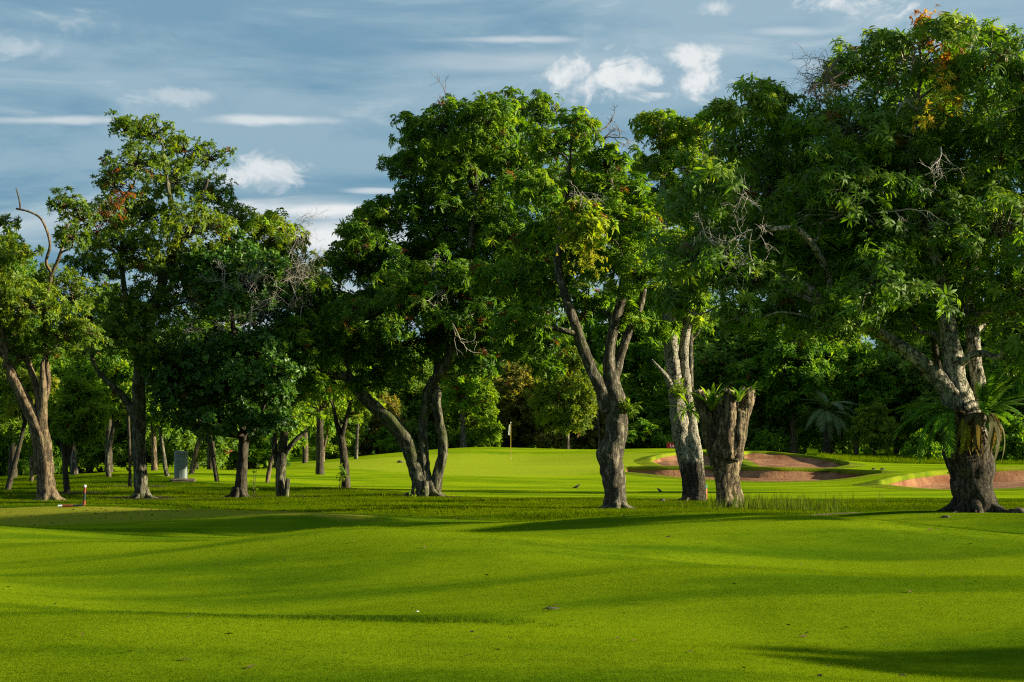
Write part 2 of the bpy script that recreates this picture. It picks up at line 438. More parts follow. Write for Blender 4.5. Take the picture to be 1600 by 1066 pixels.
M['greenp'] = plain('green_paint', (0.02, 0.16, 0.08), 0.5)
M['orange'] = plain('orange_paint', (0.50, 0.13, 0.03), 0.5)
M['yellow'] = plain('yellow_paint', (0.40, 0.27, 0.03), 0.45)
M['cloth'] = plain('flag_cloth', (0.75, 0.74, 0.70), 0.8, 0.1, 0.05)
M['signred'] = plain('sign_red', (0.36, 0.015, 0.03), 0.5)
M['bird'] = plain('dark_feathers', (0.03, 0.024, 0.02), 0.7)
M['beak'] = plain('yellow_beak', (0.6, 0.36, 0.03), 0.5)
M['stone'] = plain('dark_stone', (0.07, 0.06, 0.045), 0.95, 0.1, 0.5, 8.0, 0.8)
M['roofw'] = plain('white_roof', (0.75, 0.75, 0.75), 0.5)
M['wallw'] = plain('pale_wall', (0.45, 0.45, 0.42), 0.8)
M['dirt'] = plain('path_dirt', (0.12, 0.105, 0.06), 0.95, 0.1, 0.35, 5.0, 0.6)
M['leaf_litter'] = plain('dry_leaf', (0.10, 0.06, 0.025), 0.8, 0.1, 0.5, 4.0)

def sand_mat():
    m, nt = new_mat('red_sand')
    pos = N(nt, 'ShaderNodeNewGeometry').outputs['Position']
    a = noisen(nt, pos, 0.8, 5, 0.6)
    b = noisen(nt, pos, 9.0, 4, 0.65)
    w = N(nt, 'ShaderNodeTexWave', {'Vector': pos, 'Scale': 1.1, 'Distortion': 9.0, 'Detail': 3.0}).outputs['Fac']
    c = mixc(nt, mapr(nt, a, 0.35, 0.65), (0.135, 0.055, 0.022, 1), (0.27, 0.138, 0.066, 1))
    c = mixc(nt, mapr(nt, b, 0.35, 0.7, 0, 0.4), c, (0.17, 0.06, 0.03, 1))
    h = mathn(nt, 'ADD', b, mathn(nt, 'MULTIPLY', w, 0.12))
    bp = N(nt, 'ShaderNodeBump', {'Strength': 0.5, 'Distance': 0.06, 'Height': h})
    p = N(nt, 'ShaderNodeBsdfPrincipled', {'Base Color': c, 'Roughness': 0.95, 'Specular IOR Level': 0.1, 'Normal': bp.outputs[0]})
    finish(nt, p.outputs[0])
    return m
M['sand'] = sand_mat()

# ------------------------------------------------------------------ ground sheets
def YB1(px):   # front edge of the rough
    return np.interp(px, [-1500, 0, 350, 480, 600, 700, 1200, 1400, 1600, 3000], [41.5, 41.2, 41.4, 41.0, 39, 37, 36.6, 36.6, 36.8, 37])
def YB2(px):   # back edge of the rough
    return np.interp(px, [-1500, 0, 120, 230, 300, 420, 540, 620, 700, 800, 1200, 1600, 3000], [90, 86, 76, 70, 64, 61, 60, 57, 54, 52.5, 52, 52.5, 53])
PXC = np.concatenate([np.arange(-1500, -60, 60), np.arange(-60, 1660, 9), np.arange(1660, 3001, 60)]).astype(float)
def sheet(name, lo, hi, rows, mat, geo=True, attr=None):
    t = np.linspace(0, 1, rows)[:, None]
    lo = np.broadcast_to(lo, PXC.shape); hi = np.broadcast_to(hi, PXC.shape)
    Y = lo * (hi / lo) ** t if geo else lo + (hi - lo) * t
    X = (PXC - 800) / F * Y
    Z = tz0(X, Y)
    hole = bunker_mask(X, Y) > 0
    n, k = Y.shape
    V = np.stack([X, Y, Z], -1).reshape(-1, 3)
    idx = np.arange(n * k).reshape(n, k)
    q = np.stack([idx[:-1, :-1], idx[:-1, 1:], idx[1:, 1:], idx[1:, :-1]], -1).reshape(-1, 4)
    hf = hole.ravel()
    q = q[~hf[q].any(axis=1)]
    me = mesh_np(name, V, [q], mat, smooth=True)
    if attr:
        nm, fn = attr
        a = me.attributes.new(nm, 'FLOAT', 'POINT')
        a.data.foreach_set('value', fn(np.broadcast_to(PXC, Y.shape), Y).ravel().astype(np.float32))
    o = link(name, me)
    tag(o, kind='structure')
    return o
FEET = [(74, 46.8), (222, 51.5), (372, 51.8), (441, 53.5), (540, 60), (668, 54), (962, 43.6), (1082, 49.6), (1137, 45.2), (1520, 35), (106, 55), (203, 61)]
def soilf(px, Y):
    x = (px - 800) / F * Y
    d = np.full(Y.shape, 9.0)
    for fx, fY in FEET:
        d = np.minimum(d, np.hypot(x - (fx - 800) / F * fY, (Y - fY) * .8))
    return np.clip((1.5 - d) * 1.2, 0, 1)
def fringe(px, Y):
    f = np.clip((Y - (YB1(px) - 6.0)) / 2.5, 0, 1) * np.clip((640 - px) / 120.0, 0, 1)
    dirt = np.clip(1 - np.abs(px - 1600) / 150, 0, 1) * np.clip((Y - 33) / 2, 0, 1) * 0.3
    return np.maximum(f, dirt)
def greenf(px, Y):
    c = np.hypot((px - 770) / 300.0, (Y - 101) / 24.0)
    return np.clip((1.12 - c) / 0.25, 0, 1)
o = sheet('fairway', 3.0, YB1(PXC), 150, M['fairway'], attr=('fringe', fringe)); o['label'] = 'smooth mown fairway with low mounds in front of the trees'
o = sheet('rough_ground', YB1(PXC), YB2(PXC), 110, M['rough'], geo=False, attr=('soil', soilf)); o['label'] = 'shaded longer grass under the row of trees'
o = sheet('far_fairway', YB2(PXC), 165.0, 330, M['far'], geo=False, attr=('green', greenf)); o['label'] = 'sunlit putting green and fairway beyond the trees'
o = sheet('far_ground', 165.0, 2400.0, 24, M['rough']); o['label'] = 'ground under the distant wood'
_v = np.array([[-2500, -600, -1.3], [2500, -600, -1.3], [2500, 2500, -1.3], [-2500, 2500, -1.3]])
o = link('ground', mesh_np('ground', _v, [np.array([[0, 1, 2, 3]])], M['rough'])); tag(o, kind='structure')
# patch under and behind the camera
_xs = np.linspace(-14, 14, 15); _ys = np.linspace(-14, 3.4, 12)
_gx, _gy = np.meshgrid(_xs, _ys)
_id = np.arange(_gx.size).reshape(_gx.shape)
o = link('near_lawn', mesh_np('near_lawn', np.stack([_gx, _gy, np.full(_gx.shape, -0.012)], -1).reshape(-1, 3),
      [np.stack([_id[:-1, :-1], _id[:-1, 1:], _id[1:, 1:], _id[1:, :-1]], -1).reshape(-1, 4)], M['fairway'])); tag(o, kind='structure')

def build_bunker(B):
    pxs = np.linspace(B['px'][0], B['px'][-1], 60)
    f = np.interp(pxs, B['px'], B['f']); b = np.interp(pxs, B['px'], B['b'])
    ker = np.hanning(9)[1:-1]; ker /= ker.sum()
    f = np.convolve(np.pad(f, 3, mode='edge'), ker, 'valid'); b = np.convolve(np.pad(b, 3, mode='edge'), ker, 'valid')
    b = np.maximum(b, f + 0.08)
    wob = 0.3 * np.sin(pxs * 0.035)
    b = b + wob * np.clip((b - f) / 6, 0, 1)
    nr = 22
    t = np.linspace(0, 1, nr)[:, None]
    Y = f + (b - f) * t
    X = (pxs - 800) / F * Y
    z0 = tz0(X, Y)
    dist = np.minimum(b - Y, 1e9)
    side = np.minimum((pxs - pxs[0]), (pxs[-1] - pxs)) * 100 / F
    e = np.clip(np.minimum(dist / 1.6, side / 1.2), 0.75, 1) * np.clip(np.minimum(dist / 0.1, side / 0.2), 0, 1)
    dep = B['d'] * e * (0.03 + 0.97 * np.clip(t * 1.25, 0, 1) ** 1.2) * np.clip((b - f) / 4.0, 0.25, 1)
    Z = z0 - dep - 0.02 + 0.012 * np.sin(X * 5 + Y * 2) 
    V = np.stack([X, Y, Z], -1).reshape(-1, 3)
    n, k = Y.shape
    idx = np.arange(n * k).reshape(n, k)
    q = np.stack([idx[:-1, :-1], idx[:-1, 1:], idx[1:, 1:], idx[1:, :-1]], -1).reshape(-1, 4)
    o = link('sand_bunker', mesh_np('sand_bunker', V, [q], M['sand'], smooth=True))
    tag(o, B['label'], kind='structure')
    # grass lip: ring just round the sand, rolled over its edge
    ring = np.concatenate([np.stack([(pxs - 800) / F * f, f], -1), np.stack([(pxs - 800) / F * b, b], -1)[::-1]])
    cen = ring.mean(0)
    nx = np.roll(ring, -1, 0) - np.roll(ring, 1, 0)
    nrm = np.stack([nx[:, 1], -nx[:, 0]], -1)
    nrm /= np.linalg.norm(nrm, axis=1)[:, None] + 1e-9
    rows = []
    m2 = len(ring)
    back = np.concatenate([np.zeros(len(pxs)), np.ones(len(pxs))])
    for off, dz in ((0.9, 0.004), (0.45, 0.035), (0.1, 0.06), (-0.03, 0.045), (-0.06, -0.03), (-0.05, -0.10)):
        p = ring + nrm * off
        dz2 = dz * (0.2 + 1.6 * back) if dz > 0.01 else dz
        rows.append(np.stack([p[:, 0], p[:, 1], tz0(p[:, 0], p[:, 1]) + dz2], -1))
    V = np.concatenate(rows)
    idx = np.arange(len(V)).reshape(len(rows), m2)
    nxt = np.roll(idx, -1, 1)
    q = np.stack([idx[:-1], nxt[:-1], nxt[1:], idx[1:]], -1).reshape(-1, 4)
    l = link('bunker_lip', mesh_np('bunker_lip', V, [q], M['lip'], smooth=True), o)
for B in BUNKERS:
    build_bunker(B)

# dirt edge of a cart path behind the right-hand mound
_px = np.linspace(1215, 1700, 50)
_rows = []
for dy, dz in ((0, .01), (.06, .03), (.35, .03), (.42, .005)):
    _Y = 36.9 + 0.35 * np.sin(_px * 0.01) + dy
    _x = (_px - 800) / F * _Y
    _rows.append(np.stack([_x, _Y, tz0(_x, _Y) + dz], -1))
_V = np.concatenate(_rows); _id = np.arange(len(_V)).reshape(4, -1)
o = link('path', mesh_np('path', _V, [np.stack([_id[:-1, :-1], _id[:-1, 1:], _id[1:, 1:], _id[1:, :-1]], -1).reshape(-1, 4)], M['dirt'], True))
tag(o, 'narrow grey dirt path edge behind the mound on the right', kind='structure')

# ------------------------------------------------------------------ tubes, trunks
def catmull(P, R_, n):
    P = np.asarray(P, float); R_ = np.asarray(R_, float)
    if len(P) == 2:
        t = np.linspace(0, 1, n)[:, None]
        return P[0] + (P[1] - P[0]) * t, R_[0] + (R_[1] - R_[0]) * t[:, 0]
    A = np.vstack([2 * P[0] - P[1], P, 2 * P[-1] - P[-2]])
    RA = np.concatenate([[R_[0]], R_, [R_[-1]]])
    seg = len(P) - 1
    s = np.linspace(0, seg, n)
    i = np.minimum(s.astype(int), seg - 1); t = (s - i)[:, None]
    p0, p1, p2, p3 = A[i], A[i + 1], A[i + 2], A[i + 3]
    out = 0.5 * ((2 * p1) + (-p0 + p2) * t + (2 * p0 - 5 * p1 + 4 * p2 - p3) * t ** 2 + (-p0 + 3 * p1 - 3 * p2 + p3) * t ** 3)
    rr = RA[i + 1] * (1 - t[:, 0]) + RA[i + 2] * t[:, 0]
    return out, rr

def tube(P, Rr, sides=10, n=None, rough=0.0, seed=0, flare=0.0, cap=True):
    """returns (verts, quads, tris)"""
    P = np.asarray(P, float)
    L = np.linalg.norm(np.diff(P, axis=0), axis=1).sum()
    if n is None:
        n = max(len(P), 6)
    C_, r_ = catmull(P, Rr, n)
    T = np.gradient(C_, axis=0); T /= np.linalg.norm(T, axis=1)[:, None] + 1e-9
    ref = np.array([0.0, 1.0, 0.0]) if abs(T[0][1]) < 0.9 else np.array([1.0, 0, 0])
    U = np.empty_like(T); Vv = np.empty_like(T)
    u = ref - T[0] * np.dot(ref, T[0])
    for k in range(n):
        u = u - T[k] * np.dot(u, T[k]); u /= np.linalg.norm(u) + 1e-9
        U[k] = u; Vv[k] = np.cross(T[k], u)
    a = np.linspace(0, 2 * math.pi, sides, endpoint=False)
    rad = np.repeat(r_[:, None], sides, 1)
    if rough > 0:
        s = np.linspace(0, L, n)[:, None]
        r1 = np.random.default_rng(seed)
        d = np.zeros((n, sides))
        for k in range(7):
            m = r1.integers(1, 7); fr = r1.uniform(0.3, 6.0); ph = r1.uniform(0, 6.28, 2)
            d += np.sin(m * a[None, :] + fr * s + ph[0]) * np.sin(fr * 0.7 * s + ph[1]) / (1 + 0.35 * m)
        for k in range(5):
            m = r1.integers(4, max(5, sides // 3)); fr = r1.uniform(5.0, 14.0); ph = r1.uniform(0, 6.28, 2)
            d += 0.30 * np.sin(m * a[None, :] + 1.5 * np.sin(fr * 0.3 * s) + ph[0]) * np.sin(fr * s + ph[1])
        d += 0.14 * r1.normal(size=d.shape)
        rad = rad * (1 + rough * d * 0.45)
    if flare > 0:
        s = np.linspace(0, L, n)[:, None]
        fl = 1.7 * np.exp(-s / (0.6 * r_[0] + 0.06))
        but = 0.65 + 0.35 * np.sin(5 * a[None, :] + seed) * np.sin(3 * a[None, :] + 2 * seed)
        rad = rad * (1 + flare * fl * but)
    V = C_[:, None, :] + rad[:, :, None] * (np.cos(a)[None, :, None] * U[:, None, :] + np.sin(a)[None, :, None] * Vv[:, None, :])
    V = V.reshape(-1, 3)
    idx = np.arange(n * sides).reshape(n, sides)
    nx = np.roll(idx, -1, 1)
    q = np.stack([idx[:-1], nx[:-1], nx[1:], idx[1:]], -1).reshape(-1, 4)
    tr = np.zeros((0, 3), int)
    if cap:
        V = np.vstack([V, C_[-1] + T[-1] * r_[-1] * 0.25])
        e = len(V) - 1
        tr = np.stack([idx[-1], nx[-1], np.full(sides, e)], -1)
    return V, q, tr

def join(parts):
    Vs, Qs, Ts = [], [], []
    o = 0
    for V, q, t in parts:
        Vs.append(V); Qs.append(q + o); Ts.append(t + o); o += len(V)
    fl = [np.concatenate(Qs)]
    t = np.concatenate(Ts)
    if len(t): fl.append(t)
    return np.concatenate(Vs), fl

# ------------------------------------------------------------------ leaf sprays
def spray_templates(kind, nvar=5, seed=1):
    """each template: verts (L,k,3), faces per leaf (tris) ; local +Z is the twig direction"""
    r = np.random.default_rng(seed)
    out = []
    for _ in range(nvar):
        if kind in ('mango', 'mango_lo'):
            nl = r.integers(10, 14); ln = (0.75, 1.1); wd = 0.20; pol = (35, 105); droop = 0.55
        elif kind == 'small':
            nl = r.integers(8, 11); ln = (0.6, 1.0); wd = 0.30; pol = (20, 100); droop = 0.3
        elif kind == 'glossy':
            nl = r.integers(8, 11); ln = (0.6, 0.95); wd = 0.46; pol = (20, 85); droop = 0.1
        else:  # 'card' far foliage
            nl = r.integers(6, 8); ln = (0.7, 1.1); wd = 0.42; pol = (20, 120); droop = 0.3
        lv = []
        for i in range(nl):
            az = i * 2.39996 + r.uniform(-.3, .3)
            po = R(r.uniform(*pol)); l = r.uniform(*ln); w = wd * l * r.uniform(.8, 1.2)
            d = np.array([math.sin(po) * math.cos(az), math.sin(po) * math.sin(az), math.cos(po)])
            sd = np.cross(d, [0, 0, 1.0]); sd /= np.linalg.norm(sd) + 1e-9
            tw = r.uniform(-0.6, 0.6)
            up = np.cross(sd, d)
            sd = sd * math.cos(tw) + up * math.sin(tw)
            st = np.array([0, 0, -0.25 + 0.3 * r.random()]) 
            dz = np.array([0, 0, -1.0])
            def pt(t):
                return st + d * l * t * (1 - 0.15 * t * droop) + dz * droop * l * t * t
            if kind == 'mango':
                a, b = pt(0.3), pt(0.68)
                lv.append([pt(0.04), a + sd * w * .45, a - sd * w * .45, b + sd * w * .42, b - sd * w * .42, pt(1.0)])
            else:
                a = pt(0.45)
                lv.append([pt(0.0), a + sd * w * .5, pt(1.0), a - sd * w * .5])
        out.append(np.array(lv))
    faces = np.array([[0, 2, 1], [1, 2, 4], [1, 4, 3], [3, 4, 5]]) if kind == 'mango' else np.array([[0, 1, 2], [0, 2, 3]])
    return out, faces
TEMPL = {k: spray_templates(k, 6, 3 + i) for i, k in enumerate(('mango', 'mango_lo', 'small', 'glossy', 'card'))}

def unit(v):
    return v / (np.linalg.norm(v, axis=-1, keepdims=True) + 1e-9)

def sprays_mesh(name, pos, axis, size, col, kind, mat, r):
    K = len(pos)
    tmpl, fc = TEMPL[kind]
    z = unit(axis)
    rnd = unit(r.normal(size=(K, 3)))
    x = unit(np.cross(rnd, z)); y = np.cross(z, x)
    which = r.integers(0, len(tmpl), K)
    Vs, Fs, Cs = [], [], []
    off = 0
    for k, T in enumerate(tmpl):
        s = np.nonzero(which == k)[0]
        if not len(s): continue
        nl, nv = T.shape[:2]
        tv = T.reshape(-1, 3)
        V = pos[s][:, None, :] + size[s][:, None, None] * (tv[None, :, 0:1] * x[s][:, None, :] + tv[None, :, 1:2] * y[s][:, None, :] + tv[None, :, 2:3] * z[s][:, None, :])
        lc = r.uniform(0.78, 1.25, size=(len(s), nl, 1, 1)) * col[s][:, None, None, :]
        lc = np.broadcast_to(lc, (len(s), nl, nv, 3))
        Vs.append(V.reshape(-1, 3)); Cs.append(lc.reshape(-1, 3))
        base = off + np.arange(len(s) * nl)[:, None, None] * nv
        Fs.append((base + fc[None]).reshape(-1, 3))
        off += len(s) * nl * nv
    return mesh_np(name, np.concatenate(Vs), [np.concatenate(Fs)], mat, tint=np.concatenate(Cs))

LEAF_GAIN = 1.5
GREENS = {
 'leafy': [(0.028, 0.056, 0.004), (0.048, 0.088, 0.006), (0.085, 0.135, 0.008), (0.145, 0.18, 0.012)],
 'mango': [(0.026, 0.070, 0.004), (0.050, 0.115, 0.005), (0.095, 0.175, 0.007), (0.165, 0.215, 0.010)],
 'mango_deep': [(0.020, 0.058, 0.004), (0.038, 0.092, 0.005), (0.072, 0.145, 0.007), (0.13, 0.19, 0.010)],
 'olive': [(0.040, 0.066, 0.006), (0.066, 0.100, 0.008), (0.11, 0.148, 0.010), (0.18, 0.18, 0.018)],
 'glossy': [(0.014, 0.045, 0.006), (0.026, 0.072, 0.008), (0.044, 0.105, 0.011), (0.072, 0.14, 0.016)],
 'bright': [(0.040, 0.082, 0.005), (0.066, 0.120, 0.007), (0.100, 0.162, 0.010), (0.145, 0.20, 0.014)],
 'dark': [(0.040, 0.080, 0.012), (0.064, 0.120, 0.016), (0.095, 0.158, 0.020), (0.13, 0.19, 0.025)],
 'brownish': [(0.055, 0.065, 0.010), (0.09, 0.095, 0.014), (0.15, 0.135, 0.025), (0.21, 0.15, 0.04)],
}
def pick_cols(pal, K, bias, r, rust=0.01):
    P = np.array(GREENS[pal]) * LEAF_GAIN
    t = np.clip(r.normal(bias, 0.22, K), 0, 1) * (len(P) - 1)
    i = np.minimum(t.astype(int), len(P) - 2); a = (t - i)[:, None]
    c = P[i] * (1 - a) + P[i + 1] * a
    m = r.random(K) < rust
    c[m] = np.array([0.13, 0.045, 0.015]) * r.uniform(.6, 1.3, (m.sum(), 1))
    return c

def crown_points(clumps, size, r, density=1.0, sub_f=0.38, inner=0.12, nsub=None, air=0.0):
    """clumps: list of (center(3), radii(3), bias, airy). returns pos, axis, bias, subcentres"""
    Cn = np.array([c[0] for c in clumps]); Rn = np.array([c[1] for c in clumps])
    POS, AX, BI, SUB = [], [], [], []
    for ci, (c, rad, bias, airy) in enumerate(clumps):
        rm = float(np.mean(rad))
        ns = nsub or int(np.clip(16 + 16 * rm * rm / (size * 2.5), 14, 58))
        d = unit(r.normal(size=(ns, 3)))
        d[:, 2] = np.where(d[:, 2] < -0.55, -d[:, 2] * 0.5, d[:, 2]); d = unit(d)
        sc = c + d * rad * np.where(r.random((ns, 1)) < .14, r.uniform(.95, 1.22, (ns, 1)), r.uniform(0.42, 0.92, (ns, 1)))
        sr = rm * sub_f * 0.74 * r.uniform(0.55, 1.35, ns)
        for k in range(ns):
            SUB.append((ci, sc[k]))
            n = int(density * (1 - 0.55 * airy) * 4.2 * (sr[k] / size) ** 2 + 4)
            e = unit(r.normal(size=(n, 3)) + 0.55 * d[k] + np.array([0, 0, 0.35]))
            p = sc[k] + e * sr[k] * np.array([1.05, 1.05, 0.85]) * r.uniform(0.55, 1.12, (n, 1))
            POS.append(p)
            AX.append(unit(0.7 * e + 0.35 * d[k] + np.array([0, 0, 0.45]) + 0.35 * r.normal(size=(n, 3))))
            BI.append(np.full(n, bias + r.normal(0, 0.10)))
        n = int(inner * density * 14 * (rm / size) ** 2 * (1 - airy))
        if n:
            e = unit(r.normal(size=(n, 3)))
            POS.append(c + e * rad * r.uniform(0.2, 0.7, (n, 1))); AX.append(unit(e + [0, 0, .5])); BI.append(np.full(n, bias))
    pos = np.concatenate(POS); ax = np.concatenate(AX); bi = np.concatenate(BI)
    # drop most of what is buried deep inside another clump
    q = np.full(len(pos), 9.0)
    for c, rad in zip(Cn, Rn):
        q = np.minimum(q, np.linalg.norm((pos - c) / rad, axis=1))
    keep = (q > 0.5) | (r.random(len(pos)) < 0.35)
    # crowns are a little thinner on the far side
    yc = Cn[:, 1].mean()
    keep &= (pos[:, 1] < yc + 0.3) | (r.random(len(pos)) < 0.7)
    return pos[keep], ax[keep], bi[keep], SUB

def px_clumps(Y, lst, rs, depth=0.9, squash=0.85, airy=0.0):
    """lst: (px, py, rpx[, bias[, airy[, dY]]])"""
    out = []
    for it in lst:
        px, py, rp = it[:3]
        bias = it[3] if len(it) > 3 else 0.45
        ay = it[4] if len(it) > 4 else airy
        dY = it[5] if len(it) > 5 else rs.uniform(-depth, depth) * 1.2
        yy = Y + dY
        rr = rp * Y / F * 1.08
        out.append((W(px, py, yy), np.array([rr * 1.05, rr * 1.15, rr * squash]), bias, ay))
    return out

def wood(root, name, tubes, mat, base, kind=None):
    V, fl = join(tubes)
    o = link(name, mesh_np(name, V - base, fl, mat, smooth=True), root)
    if kind: o['kind'] = kind
    return o

def px_line(Y, pts):
    """pts: (px, py, rpx[, dY]) -> points, radii in metres"""
    P, Rr = [], []
    for p in pts:
        yy = Y + (p[3] if len(p) > 3 else 0.0)
        P.append(W(p[0], p[1], yy)); Rr.append(p[2] * Y / F * 0.88)
    return np.array(P), np.array(Rr)

def twist_branch(a, b, r, wob=0.18, n=5):
    a = np.asarray(a, float); b = np.asarray(b, float)
    L = np.linalg.norm(b - a)
    t = np.linspace(0, 1, n)[:, None]
    P = a + (b - a) * t
    P[1:-1] += r.normal(size=(n - 2, 3)) * L * wob * 0.35
    P[1:-1, 2] += L * wob * 0.35
    return P

def dead_spray(o, d, L, r, depth=3, rad=0.02, spread=0.8):
    """recursive leafless branch: list of tubes"""
    out = []
    d = unit(np.asarray(d, float))
    P = [np.asarray(o, float)]
    L = max(L, .08)
    dd = d.copy()
    for k in range(4):
        dd = unit(dd + r.normal(size=3) * 0.28)
        P.append(P[-1] + dd * L / 4)
    P = np.array(P)
    out.append(tube(P, np.linspace(rad, rad * 0.45, 5), 5 if depth > 1 else 3, 7 if depth > 1 else 5, cap=False))
    if depth > 0:
        for k in range(r.integers(3, 5)):
            i = r.integers(1, 5)
            out += dead_spray(P[i], unit(dd * 0.7 + r.normal(size=3) * spread), L * r.uniform(0.5, 0.75), r, depth - 1, max(rad * 0.6, .0035), spread)
    return out

TREES = {}
def build_tree(name, label, Y, base_px, stems, clumps, bark, pal, leaf='mango_lo', leafmat='leaf', size=0.3, density=1.0, rust=0.01,
               seed=1, flare=0.5, sides=16, sub_f=0.38, dead=(), group=None, attach=None, limbs=True, cat='tree', twig=True, rough=0.16, inner=0.12, limb_r=0.045):
    r = np.random.default_rng(seed)
    base = G(base_px, Y)
    root = empty(name, base)
    tag(root, label, cat, group)
    tubes, att = [], []
    for k, st in enumerate(stems):
        P, Rr = px_line(Y, st)
        if k == 0 or st[0][1] > HOR + 0 and abs(P[0][2] - base[2]) < 0.5:
            P[0][2] = base[2] - 0.12
        n = max(10, int(np.linalg.norm(np.diff(P, axis=0), axis=1).sum() / 0.07))
        tubes.append(tube(P, Rr, sides, min(n, 110), rough, seed * 7 + k, flare if k == 0 else flare * 0.4 if P[0][2] < base[2] else 0))
        C_, r_ = catmull(P, Rr, 20)
        for i in range(8, 20):
            att.append((C_[i], r_[i]))
    wood(root, 'trunk', tubes, bark, base)
    if flare >= .3:
        P0, R0 = px_line(Y, stems[0]); rb = R0[0]
        for k in range(7):
            a = k * 0.9 + r.uniform(-.3, .3); L = rb * r.uniform(1.0, 1.9)
            d = np.array([math.cos(a), math.sin(a), 0])
            c0 = np.array([P0[0][0], P0[0][1], base[2]])
            e = c0 + d * (rb + L); e[2] = float(tz0(e[0], e[1])) - .05
            pts = [c0 + d * rb * .45 + [0, 0, rb * 1.3], c0 + d * rb * .95 + [0, 0, rb * .35], c0 + d * (rb + L * .45) + [r.normal() * .03, 0, rb * .06], e]
            wood(root, 'root', [tube(np.array(pts), np.array([.42, .36, .22, .08]) * rb, 9, 14, .2, seed + k)], bark, base)
    if clumps:
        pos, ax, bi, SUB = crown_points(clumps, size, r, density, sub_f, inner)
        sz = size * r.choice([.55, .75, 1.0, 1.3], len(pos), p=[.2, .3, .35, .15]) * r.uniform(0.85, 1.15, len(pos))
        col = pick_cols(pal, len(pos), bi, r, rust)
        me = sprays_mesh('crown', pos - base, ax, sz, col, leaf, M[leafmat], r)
        cr = link('crown', me, root)
        cr['kind'] = 'stuff'
        A = np.array([a[0] for a in att]); AR = np.array([a[1] for a in att])
        if limbs:
            cens = np.array([c[0] for c in clumps])
            done = []
            for ci in np.argsort([np.min(np.linalg.norm(A - c, axis=1)) for c in cens]):
                c = cens[ci]
                d = np.linalg.norm(A - c, axis=1) + np.maximum(0, A[:, 2] - c[2] + 0.2) * 3
                i = int(np.argmin(d))
                if np.linalg.norm(A[i] - c) < 0.15: continue
                ra = min(AR[i] * 0.7, limb_r + 0.022 * np.linalg.norm(A[i] - c))
                P = twist_branch(A[i], c, r)
                T = tube(P, np.linspace(ra, 0.018, len(P)), 8, 14, 0.1, seed + ci, cap=False)
                wood(root, 'limb', [T], bark, base)
                C_, r_ = catmull(P, np.linspace(ra, 0.018, len(P)), 10)
                A = np.vstack([A, C_[4:]]); AR = np.concatenate([AR, r_[4:]])
            if twig:
                tw = []
                for ci, s in SUB:
                    P = twist_branch(cens[ci], s, r, 0.2, 4)
                    tw.append(tube(P, np.linspace(0.02, 0.007, 4), 3, 5, cap=False))
                wood(root, 'twig', tw, bark, base, 'stuff')
    for (px, py, dY, dpx, dpy, L, rad, dep, mat) in dead:
        o = W(px, py, Y + dY)
        t = dead_spray(o, (dpx, r.uniform(-.3, .1), -dpy), L, r, dep, rad)
        wood(root, 'dead_branch', t, M[mat], base)
    print(name, 'leaf tris', len(root.children) and sum(len(c.data.polygons) for c in root.children if c.name.startswith('crown')))
    return root

rs = np.random.default_rng(77)
#TREES_BEGIN
# ---- great fern-clad mango on the right
Y10 = 35.0
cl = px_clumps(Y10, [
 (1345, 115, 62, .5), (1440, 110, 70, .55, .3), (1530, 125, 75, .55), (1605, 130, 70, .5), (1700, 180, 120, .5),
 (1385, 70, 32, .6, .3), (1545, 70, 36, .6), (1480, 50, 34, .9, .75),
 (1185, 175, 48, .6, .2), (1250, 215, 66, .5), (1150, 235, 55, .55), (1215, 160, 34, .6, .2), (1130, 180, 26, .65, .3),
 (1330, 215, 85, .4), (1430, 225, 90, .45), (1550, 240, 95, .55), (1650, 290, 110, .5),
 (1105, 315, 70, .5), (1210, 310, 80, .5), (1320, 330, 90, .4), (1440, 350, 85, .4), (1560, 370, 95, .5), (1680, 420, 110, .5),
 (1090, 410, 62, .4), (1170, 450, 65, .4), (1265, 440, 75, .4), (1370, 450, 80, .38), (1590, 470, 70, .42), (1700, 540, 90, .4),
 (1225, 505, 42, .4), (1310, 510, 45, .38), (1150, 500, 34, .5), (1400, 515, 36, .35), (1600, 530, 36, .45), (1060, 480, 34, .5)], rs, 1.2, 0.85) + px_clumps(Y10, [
 (x_, y_, 72, .35, 0, 2.4) for x_, y_ in ((1130, 370), (1220, 270), (1230, 390), (1330, 260), (1330, 390), (1430, 170), (1430, 290), (1430, 400), (1530, 190), (1530, 300), (1520, 400), (1490, 470), (1560, 500), (1630, 220), (1630, 340), (1620, 450))], rs)
